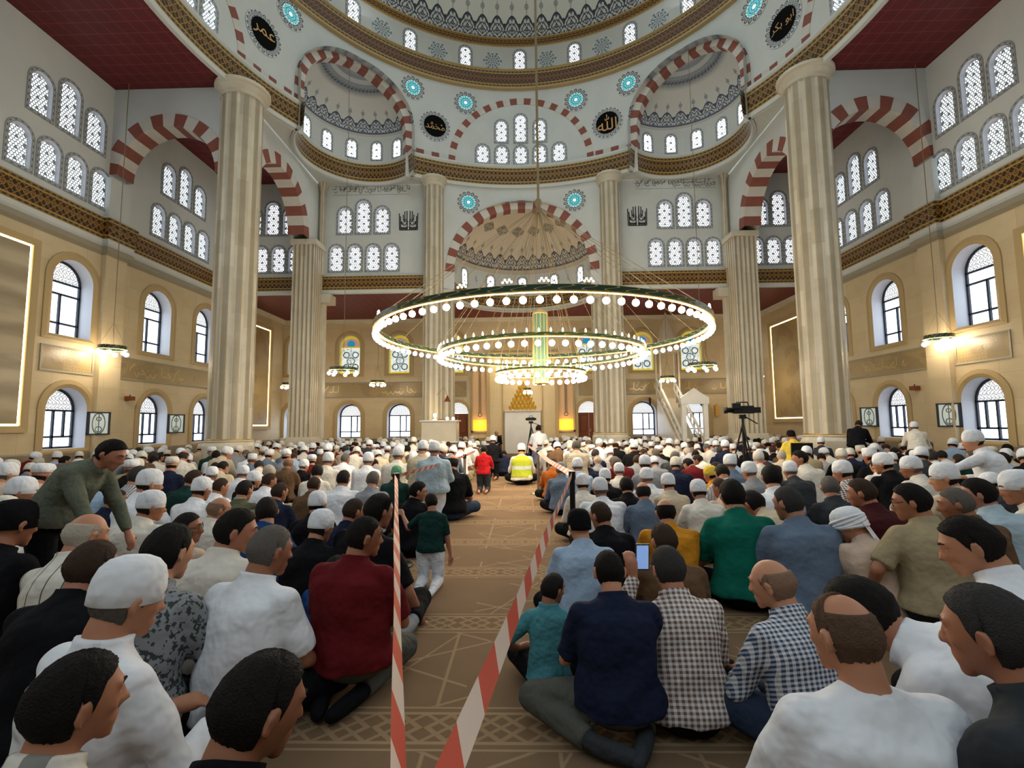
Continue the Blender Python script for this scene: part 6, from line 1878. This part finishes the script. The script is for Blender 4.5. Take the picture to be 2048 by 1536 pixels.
# --- right middle
for a in (
    (1155, 915, 22, 'cap', 'grey', 'lightblue', 'man in white cap and pale blue shirt beside the far right steel post', dict()),
    (1177, 913, 19, 'cap', 'black', 'navy', 'man in white cap and navy jacket right of the pale blue shirt', dict(fat=1.2)),
    (1165, 948, 25, 'cap', 'dark', 'offwhite', 'man in white cap and cream shirt next to the near right barrier post', dict()),
    (1200, 953, 32, 'cap', 'grey', 'white', 'broad man in white cap and white shirt behind the black polo', dict(fat=1.35, wide=1.15, hyaw=15)),
    (1210, 938, 22, 'cap', 'black', 'black', 'man in white cap and black top beyond the broad white shirt', dict()),
    (1238, 925, 21, 'cap', 'grey', 'offwhite', 'man in white cap and cream shirt beyond the raised small phone', dict()),
    (1293, 934, 27, 'cap', 'grey', 'white', 'man in white cap and white shirt behind the blue-grey shirt', dict(hyaw=15)),
    (1336, 945, 28, 'cap', 'dark', 'beige', 'man in white cap and beige shirt behind the mustard shirt', dict(hyaw=10)),
    (1397, 957, 33, 'cap', 'dark', 'offwhite', 'man in white cap and long cream shirt left of the green polo', dict(hpitch=22, fat=1.15)),
    (1286, 960, 30, 'fringe', 'dark', 'bluegrey', 'balding man in blue-grey shirt right of the raised small phone', dict(sleeve='long')),
    (1331, 994, 38, 'fringe', 'black', 'mustard', 'balding man in mustard yellow long-sleeved shirt', dict(fat=1.3, wide=1.12, sleeve='long')),
    (1201, 997, 42, 'short', 'brown', 'black', 'brown-haired man in black polo with pale collar line looking left', dict(hyaw=35, wear='polo', fat=1.2)),
    (1158, 1016, 46, 'beanie', 'black', 'lightblue', 'man in black knit cap and light blue shirt at the right edge of the aisle', dict(hyaw=22, extra={'cap': 'black'}, fat=1.2)),
    (1441, 952, 30, 'short', 'brown', 'pinkbeige', 'brown-haired man in pinkish shirt behind the green polo', dict(hyaw=35)),
    (1421, 931, 23, 'cap', 'black', 'mustard', 'man in pale cap and dull mustard shirt beyond the green polo', dict(hyaw=40, extra={'cap': 'yellow'})),
    (1195, 907, 18, 'fringe', 'white', 'grey', 'bald white-haired man in grey shirt in the right middle rows', dict()),
    (1152, 880, 17, 'short', 'grey', 'beige', 'grey-haired man in beige jacket sitting high above the right rows', dict(pose='kneel', fat=1.25, dz=8.6, sleeve='long', hunch=30)),
    (1106, 914, 17, 'short', 'brown', 'orange', 'brown-haired man in orange-brown top beside the right tape', dict()),
    (1122, 925, 19, 'cap', 'grey', 'bluegrey', 'man in grey cap and blue-grey shirt next to the right tape', dict(extra={'cap': 'grey'}, fat=1.2)),
    (1328, 1045, 47, 'short', 'brown', 'brown', 'shaven-headed man in dark brown jacket in front of the mustard shirt', dict(sleeve='long', hyaw=12)),
    (1464, 957, 43, 'full', 'black', 'green', 'black-haired man in emerald green polo', dict(wear='polo', fat=1.2, wide=1.1, tr='black', hpitch=10)),
    (1577, 970, 46, 'short', 'darkgrey', 'bluegrey', 'grey-haired broad man in slate blue shirt right of the green polo', dict(hyaw=24, fat=1.32, wide=1.14, sleeve='long')),
    (1543, 925, 38, 'full', 'black', 'white', 'black-haired man in white shirt behind the slate blue shirt', dict(hyaw=-10)),
    (1506, 978, 38, 'full', 'black', 'beige', 'dark-haired man in tan top bowed between green polo and slate blue shirt', dict(hunch=58, lean=22, hpitch=35, rz=R_(25))),
    (1660, 948, 34, 'short', 'grey', 'darkgrey', 'grey-haired man in charcoal jacket right of the slate blue shirt', dict(sleeve='long', fat=1.2, hyaw=-15)),
    (1580, 922, 25, 'cap', 'grey', 'darkgrey', 'man in white cap and dark grey-green jacket bowed beyond the slate blue shirt', dict(fat=1.3, hunch=45)),
    (1724, 954, 40, 'short', 'brown', 'darkmaroon', 'red-brown-haired man in dark maroon top behind the white headscarf', dict(hyaw=42, sleeve='long', fat=1.2)),
    (1700, 1014, 48, 'turban', 'black', 'pinkbeige', 'person in white headscarf and pinkish-beige robe', dict(hyaw=48, hpitch=30, fat=1.3, sleeve='long', hunch=45)),
    (1913, 972, 45, 'short', 'grey', 'brown', 'grey-haired man in brown-grey jacket right of the khaki polo', dict(hyaw=48, sleeve='long')),
    (1957, 955, 42, 'full', 'black', 'paleblue', 'black-haired man in pale teal shirt near the right edge', dict(hyaw=45, fat=1.25)),
    (1942, 1026, 80, 'full', 'black', 'white', 'large black-haired man in white-grey shirt cut off by the right edge', dict(hyaw=34, hpitch=24, fat=1.3, wide=1.12, sleeve='long', rz=R_(18))),
    (2036, 940, 46, 'cap', 'black', 'offwhite', 'man in white cap and cream shirt at the right edge', dict(hyaw=35, rz=R_(20))),
    (1889, 929, 34, 'cap', 'dark', 'beige', 'man in white cap and beige shirt in profile behind the grey-haired man', dict(hyaw=50)),
    (1822, 914, 27, 'cap', 'grey', 'offwhite', 'man in white cap and cream shirt beyond the khaki polo', dict(hyaw=50)),
    (1685, 922, 28, 'cap', 'dark', 'plum', 'man in white cap and dark plum checked shirt', dict(mats={'shirt': 'gingham_big'}, hyaw=30)),
    (1766, 901, 34, 'cap', 'black', 'black', 'man in broad white cap and black jacket, nearer of two in black at right', dict(hyaw=35, fat=1.2)),
    (1740, 895, 23, 'kufi', 'black', 'black', 'man in stiff white cap and black jacket, further of two in black at right', dict(hyaw=5)),
    (1498, 923, 26, 'cap', 'grey', 'grey', 'man in white cap and grey jacket behind the green polo', dict(hyaw=20)),
    (1460, 909, 23, 'cap', 'grey', 'bluegrey', 'man in white cap and slate grey jacket beyond the grey jacket', dict(hyaw=-10)),
    (1600, 900, 22, 'full', 'black', 'offwhite', 'dark-haired man in cream shirt looking left near the black chair', dict(hyaw=70)),
    (1990, 905, 30, 'full', 'black', 'black', 'dark-haired man in black near the right edge behind the white caps', dict(hyaw=40))):
    hero(*a[:7], **a[7])
o, hc, s_ = hero(1823, 962, 52, 'full', 'black', 'khaki', 'man with glasses and khaki short-sleeved shirt, hand on hip, in the right rows', hyaw=48, fat=1.25, wide=1.1, wear='polo', pose='seiza', smin=.78, tr='darkgrey', hunch=18, arms={-1: ((-.17, -.02, -.20), (-.12, .12, -.36), (.3, .5, -.3))})
glasses(o, hc, rotm(R_(48), R_(14), 0))
# --- right foreground
hero(1218, 1086, 72, 'short', 'black', 'navy', 'man in navy polo and grey trousers sitting on his heels beside the right tape', pose='splay', fat=1.22, wide=1.1, wear='polo', tr='greytrouser', hpitch=20, hunch=24, lean=4, smin=.80, smax=1.02, rz=R_(4))
hero(1106, 1130, 60, 'full', 'dark', 'teal', 'little boy in teal hooded tee with blue waistband seated against the navy polo', kid=.70, hyaw=-42, tr='black', rz=R_(-8), arms={-1: ((-.20, -.02, -.20), (-.12, .14, -.30), (.5, .4, 0))}, hunch=12, lean=2, fat=.92, wide=.95, smin=.80, smax=1.14, dz=2.62, socks=False)
o, hc, s_ = hero(1336, 1090, 60, 'full', 'darkgrey', 'checkbrown', 'grey-haired man in brown checked shirt filming with a raised phone', mats={'shirt': 'gingham_big'}, hyaw=12, side_lean=-4, fat=1.05, arms={-1: ((-.12, .20, -.14), (.02, .38, .08), (-.12, .2, 1), (0, -1, .2))}, vox=.009, sleeve='long')
PLAID = (o, s_, dict(WRIST))
hero(1545, 1110, 72, 'fringe', 'sparse', 'checkblue', 'bald man in blue checked shirt and jeans with one leg stretched to the left', mats={'shirt': 'gingham'}, hyaw=30, pose='onelegout', tr='jeans', rz=R_(14), sleeve='long', fat=1.1, skin=2)
hero(1722, 1108, 70, 'full', 'black', 'white', 'dark-haired man in white shirt bent far forward behind the balding man', rz=R_(42), lean=46, hunch=36, hpitch=44, fat=1.3, wide=1.12, tr='darkgrey', smin=.95, smax=1.2, dz=2.05)
hero(1690, 1180, 112, 'crown', 'stubble', 'white', 'balding man with fringe of black hair and tight white tee in the right foreground', hyaw=18, hpitch=10, fat=1.25, wide=1.16, wear='tee', hunch=16, lean=2, skin=0, vox=.009)
hero(1985, 1172, 118, 'full', 'darkgrey', 'darkgrey', 'grey-haired man in charcoal jacket cut off at the bottom right corner', hyaw=10, hpitch=14, rz=R_(20), fat=1.25, wide=1.12, sleeve='long', skin=1, vox=.009)
# --- standing and half-standing people
hero(222, 868, 50, 'full', 'black', 'sage', 'man in nubby grey-green sweater bending over, standing out of the left rows', pose='stand', rz=R_(-82), lean=30, hunch=38, hpitch=30, mats={'shirt': 'nubby'}, sleeve='long', smin=.80, smax=1.05, dz=3.2, fat=1.15, arms={-1: ((-.02, .12, -.28), (0, .22, -.50)), 1: ((.02, .12, -.28), (0, .24, -.48))})
o, hc, s_ = hero(1582, 860, 15, 'beanie', 'black', 'yellow', 'man in yellow tee and black hat sitting on a chair above the right rows', pose='chair', dz=10.6, extra={'cap': 'black'}, fat=1.25, wide=1.12)
chair('chair', o.location.x, o.location.y, 0, 'black chair under the man in the yellow tee')
hero(1718, 838, 14, 'short', 'dark', 'black', 'man in black jacket standing bent by the right big pillar', pose='stand', rz=R_(-50), lean=18, hunch=36, hpitch=30, dz=11.2, smin=.8, smax=1.05, sleeve='long')
hero(1946, 862, 25, 'cap', 'dark', 'white', 'man in white cap and white shirt kneeling up with his left arm stretched out', pose='kneel', rz=R_(35), dz=6.2, sleeve='long', smax=1.05, hyaw=30, arms={-1: ((-.22, .12, -.08), (-.44, .22, -.14), (-1, .4, 0))}, fat=1.25)
hero(1828, 842, 15, 'cap', 'grey', 'offwhite', 'man in white cap and cream robe standing bent by the right wall windows', pose='stand', rz=R_(-30), lean=22, hunch=32, dz=10.4, smin=.75, smax=1.05, sleeve='long')

def phone(o, sc, w, off, label, tilt=8):
    P = Vector(o.location) + Matrix.Rotation(o.rotation_euler.z, 3, 'Z') @ (WRIST[-1] * sc) + Vector(off)
    root = empty('phone', P); root.rotation_euler = (R_(tilt), 0, 0); tag(root, label, 'phone')
    mb = MB(); mb.box(-w / 2, w / 2, 0, .009, -w, w); mb.build('phone_body', M['black_plastic'], root)
    mb = MB(); mb.box(-w * .44, w * .44, -.002, 0, -.90 * w, .90 * w); mb.build('screen', M['screen'], root)
WRIST.update(PLAID[2]); phone(PLAID[0], PLAID[1], .072, (.055, .02, .10), 'phone with lit screen held up by the man in the brown checked shirt')
o, hc, s_ = hero(1253, 950, 28, 'full', 'black', 'black', 'black-haired man in black tee holding up a small phone', arms={-1: ((-.14, .14, -.16), (-.10, .34, .02), (0, .2, 1), (0, -1, 0))}, vox=.012)
phone(o, s_, .074, (.0, .045, .10), 'small bright phone held up by the man in the black tee')

# ------------------------------------------------------------------ the rest of the congregation, in rows
BLOCK = [(-8.1, 13.0, .95), (8.1, 13.0, .95), (-8.32, 18.0, .9), (8.32, 18.0, .9), (-3.4, 18.3, .95), (3.4, 18.3, .95), (-2.98, 17.2, .95), (6.62, 18.9, .9), (6.62, 20.2, 1.0), (6.62, 21.5, 1.0), (4.25, 9.42, .52), (.24, 16.5, .55), (0, 21.8, 1.6),
         (-1.17, 9.42, .35), (.27, 9.5, .35), (-1.26, 4.72, .35), (.46, 4.7, .35), (-1.2, 20.6, .6)]
slots = []
row = 0
y = 3.45
while y < 21.6:
    for side in (-1, 1):
        al = -1.55 if side < 0 else (.86 if y < 11 else .62)
        if y > 14.5: al = -1.3 if side < 0 else .45
        if y > 19.5: al = -2.1 if side < 0 else 1.2
        if y < 4.2: al = -2.1 if side < 0 else 1.5
        x = al + side * rng.uniform(0, .15); k = 0
        xmax = 11.25 if side < 0 else 10.85
        while abs(x) < xmax:
            k += 1
            X, Y = x + rng.normal(0, .05), y + rng.normal(0, .10) + .02 * abs(x)
            vis = abs(atan2(X, Y)) < R_(50)
            if vis and Y < 22.2 and all((X - a) ** 2 + (Y - b) ** 2 > r * r for a, b, r in BLOCK) and all((X - a) ** 2 + (Y - b) ** 2 > (.34 if y > 4.2 else .42) for a, b, c in TAKEN):
                slots.append((Y, X, side, row + 1, k))
            x += side * (rng.uniform(.60, .76) if y < 11.5 else rng.uniform(.50, .62))
    row += 1; y += rng.uniform(.80, .90) if y < 9 else (rng.uniform(.86, .98) if y < 11.5 else rng.uniform(.74, .84))
n_hero = len(TAKEN)
slots.sort(key=lambda q: math.hypot(q[0], q[1]))
N_IND = max(0, 300 - n_hero)

PROTO = []
for i in range(12):
    cap = i % 12 < 7
    hair = (['cap', 'cap', 'kufi', 'cap', 'cap', 'flatcap', 'cap'] + ['full', 'short', 'fringe', 'full', 'short'])[i]
    ms, hc = person_meshes('cross' if i % 3 else 'seiza', lean=4 + 5 * (i % 4), hunch=[30, 42, 26, 50, 36, 24, 38, 30, 45, 28, 55, 34][i], hyaw=[-20, 8, 0, 25, -8, 18, -35, 12, -15, 0, 30, -25][i],
                           hpitch=[16, 30, 12, 38, 20, 10, 26, 14, 34, 18, 40, 12][i], fat=[1.1, 1.2, 1.0, 1.15, 1.3, 1.05, 1.1, 1.0, 1.2, 1.25, 1.05, 1.1][i], wide=1.06, vox=.022, sleeve='long' if i % 4 else 'short', hair=hair, seed=200 + i, fingers=False)
    PROTO.append((ms, hair, cap))
NUMW = 'first second third fourth fifth sixth seventh eighth ninth tenth eleventh twelfth thirteenth fourteenth fifteenth sixteenth seventeenth eighteenth nineteenth twentieth'.split()
SHIRTS = ['white'] * 9 + ['offwhite'] * 8 + ['beige'] * 6 + ['pinkbeige'] * 2 + ['grey'] * 4 + ['bluegrey'] * 3 + ['lightblue'] * 3 + ['navy'] * 4 + ['black'] * 7 + ['darkgrey'] * 3 + ['brown'] * 2 + ['darkgreen', 'brown', 'maroon', 'khaki', 'khaki', 'plum', 'navy', 'black', 'black']
WORD = {'offwhite': 'cream', 'pinkbeige': 'pinkish', 'bluegrey': 'slate blue', 'lightblue': 'light blue', 'darkgrey': 'charcoal', 'darkgreen': 'dark green'}
HC = ['black', 'dark', 'dark', 'brown', 'grey', 'darkgrey', 'white']
counts = {}
for (Y, X, side, rw, k) in slots[:N_IND]:
    far_cap = rng.random() < (.62 if Y > 5 else .5)
    cand = [p for p in PROTO if p[2] == far_cap]; ms, hair, cap = cand[rng.integers(len(cand))]
    sh = SHIRTS[rng.integers(len(SHIRTS))]; hcol = HC[rng.integers(len(HC))]; sc = rng.uniform(.93, 1.06)
    kk = counts[(rw, side)] = counts.get((rw, side), 0) + 1
    cw = {'cap': 'white cap', 'kufi': 'stiff white cap', 'flatcap': 'soft white cap', 'full': hcol + ' hair', 'short': 'cropped ' + hcol + ' hair', 'fringe': 'bald crown'}[hair]
    cw = cw.replace('darkgrey', 'dark grey')
    lab = 'person in %s top, %s, %s from aisle, row %s, %s side' % (WORD.get(sh, sh), cw, NUMW[kk - 1], NUMW[rw - 1], 'left' if side < 0 else 'right')
    cols = dict(skin=SKINS[rng.integers(5)], shirt=CLOTH[sh], trousers=CLOTH[['black', 'navy', 'darkgrey', 'khaki', 'jeans', 'brown'][rng.integers(6)]], hair=HAIRC[hcol], cap=CLOTH['white'] if rng.random() < .7 else CLOTH['offwhite'])
    mats = None
    if rng.random() < .08: mats = {'shirt': 'gingham'}
    place_person(ms, (X, Y, 0), rng.normal(0, .16) - .02 * X, sc, cols, lab, 'congregation seated in rows, %s of the aisle' % ('left' if side < 0 else 'right'), mats)

# the hundreds beyond the nearest three hundred
def mk_crowd():
    m = Mat('far_congregation', 0.85, 0.1); a = m.nt.nodes.new('ShaderNodeVertexColor'); a.layer_name = 'Col'; m.base(a.outputs['Color']); return m.m
LOW = []
for i in range(8):
    hair = ['cap', 'cap', 'kufi', 'cap', 'cap', 'short', 'full', 'fringe'][i]
    ms, hc = person_meshes('cross', lean=6 + 4 * (i % 3), hunch=28 + 5 * (i % 4), hyaw=[-25, 0, 12, 30, -10, 20, -15, 0][i], hpitch=12 + 6 * (i % 4), fat=1.05 + .08 * (i % 3), vox=.040, sleeve='long', hair=hair, seed=300 + i, fingers=False, ear=False)
    parts = []
    for nm, me, ck, mk in ms:
        v = np.empty(len(me.vertices) * 3); me.vertices.foreach_get('co', v)
        lt = np.empty(len(me.polygons), np.int32); me.polygons.foreach_get('loop_total', lt)
        li = np.empty(len(me.loops), np.int32); me.loops.foreach_get('vertex_index', li)
        parts.append((ck, v.reshape(-1, 3), lt, li))
    LOW.append((hair, parts))
VV, LI, LT, CC = [], [], [], []; off = 0
for (Y, X, side, rw, k) in slots[N_IND:]:
    capq = rng.random() < .60
    hair, parts = LOW[rng.integers(5) if capq else 5 + rng.integers(3)]
    cols = dict(skin=SKINS[rng.integers(5)], shirt=CLOTH[SHIRTS[rng.integers(len(SHIRTS))]], trousers=CLOTH['darkgrey'], hair=HAIRC[HC[rng.integers(len(HC))]], cap=CLOTH['white'] if rng.random() < .45 else CLOTH['offwhite'])
    a = rng.normal(0, .15) - .02 * X; s = rng.uniform(.93, 1.08); c_, s__ = cos(a) * s, sin(a) * s
    for ck, v, lt, li in parts:
        w_ = np.stack([v[:, 0] * c_ - v[:, 1] * s__ + X, v[:, 0] * s__ + v[:, 1] * c_ + Y, v[:, 2] * s], 1)
        VV.append(w_); LI.append(li + off); LT.append(lt); off += len(v)
        CC.append(np.tile(np.array(cols[ck], np.float32), (len(v), 1)))
if VV:
    VV, LI, LT, CC = np.concatenate(VV), np.concatenate(LI), np.concatenate(LT), np.concatenate(CC)
    me = bpy.data.meshes.new('crowd'); me.vertices.add(len(VV)); me.vertices.foreach_set('co', VV.ravel().astype(np.float32))
    me.loops.add(len(LI)); me.loops.foreach_set('vertex_index', LI.astype(np.int32))
    me.polygons.add(len(LT)); ls = np.concatenate([[0], np.cumsum(LT)[:-1]]).astype(np.int32)
    me.polygons.foreach_set('loop_start', ls); me.polygons.foreach_set('loop_total', LT.astype(np.int32)); me.polygons.foreach_set('use_smooth', np.ones(len(LT), bool))
    at = me.color_attributes.new('Col', 'FLOAT_COLOR', 'POINT'); at.data.foreach_set('color', CC.ravel())
    me.update(); me.validate(); me.materials.append(mk_crowd())
    o = bpy.data.objects.new('crowd', me); COL.objects.link(o)
    tag(o, 'hundreds of small distant worshippers in the far rows before the front wall', 'crowd', None, 'stuff')
print('heroes', n_hero, 'slots', len(slots), 'individuals', min(N_IND, len(slots)), 'far verts', len(VV))
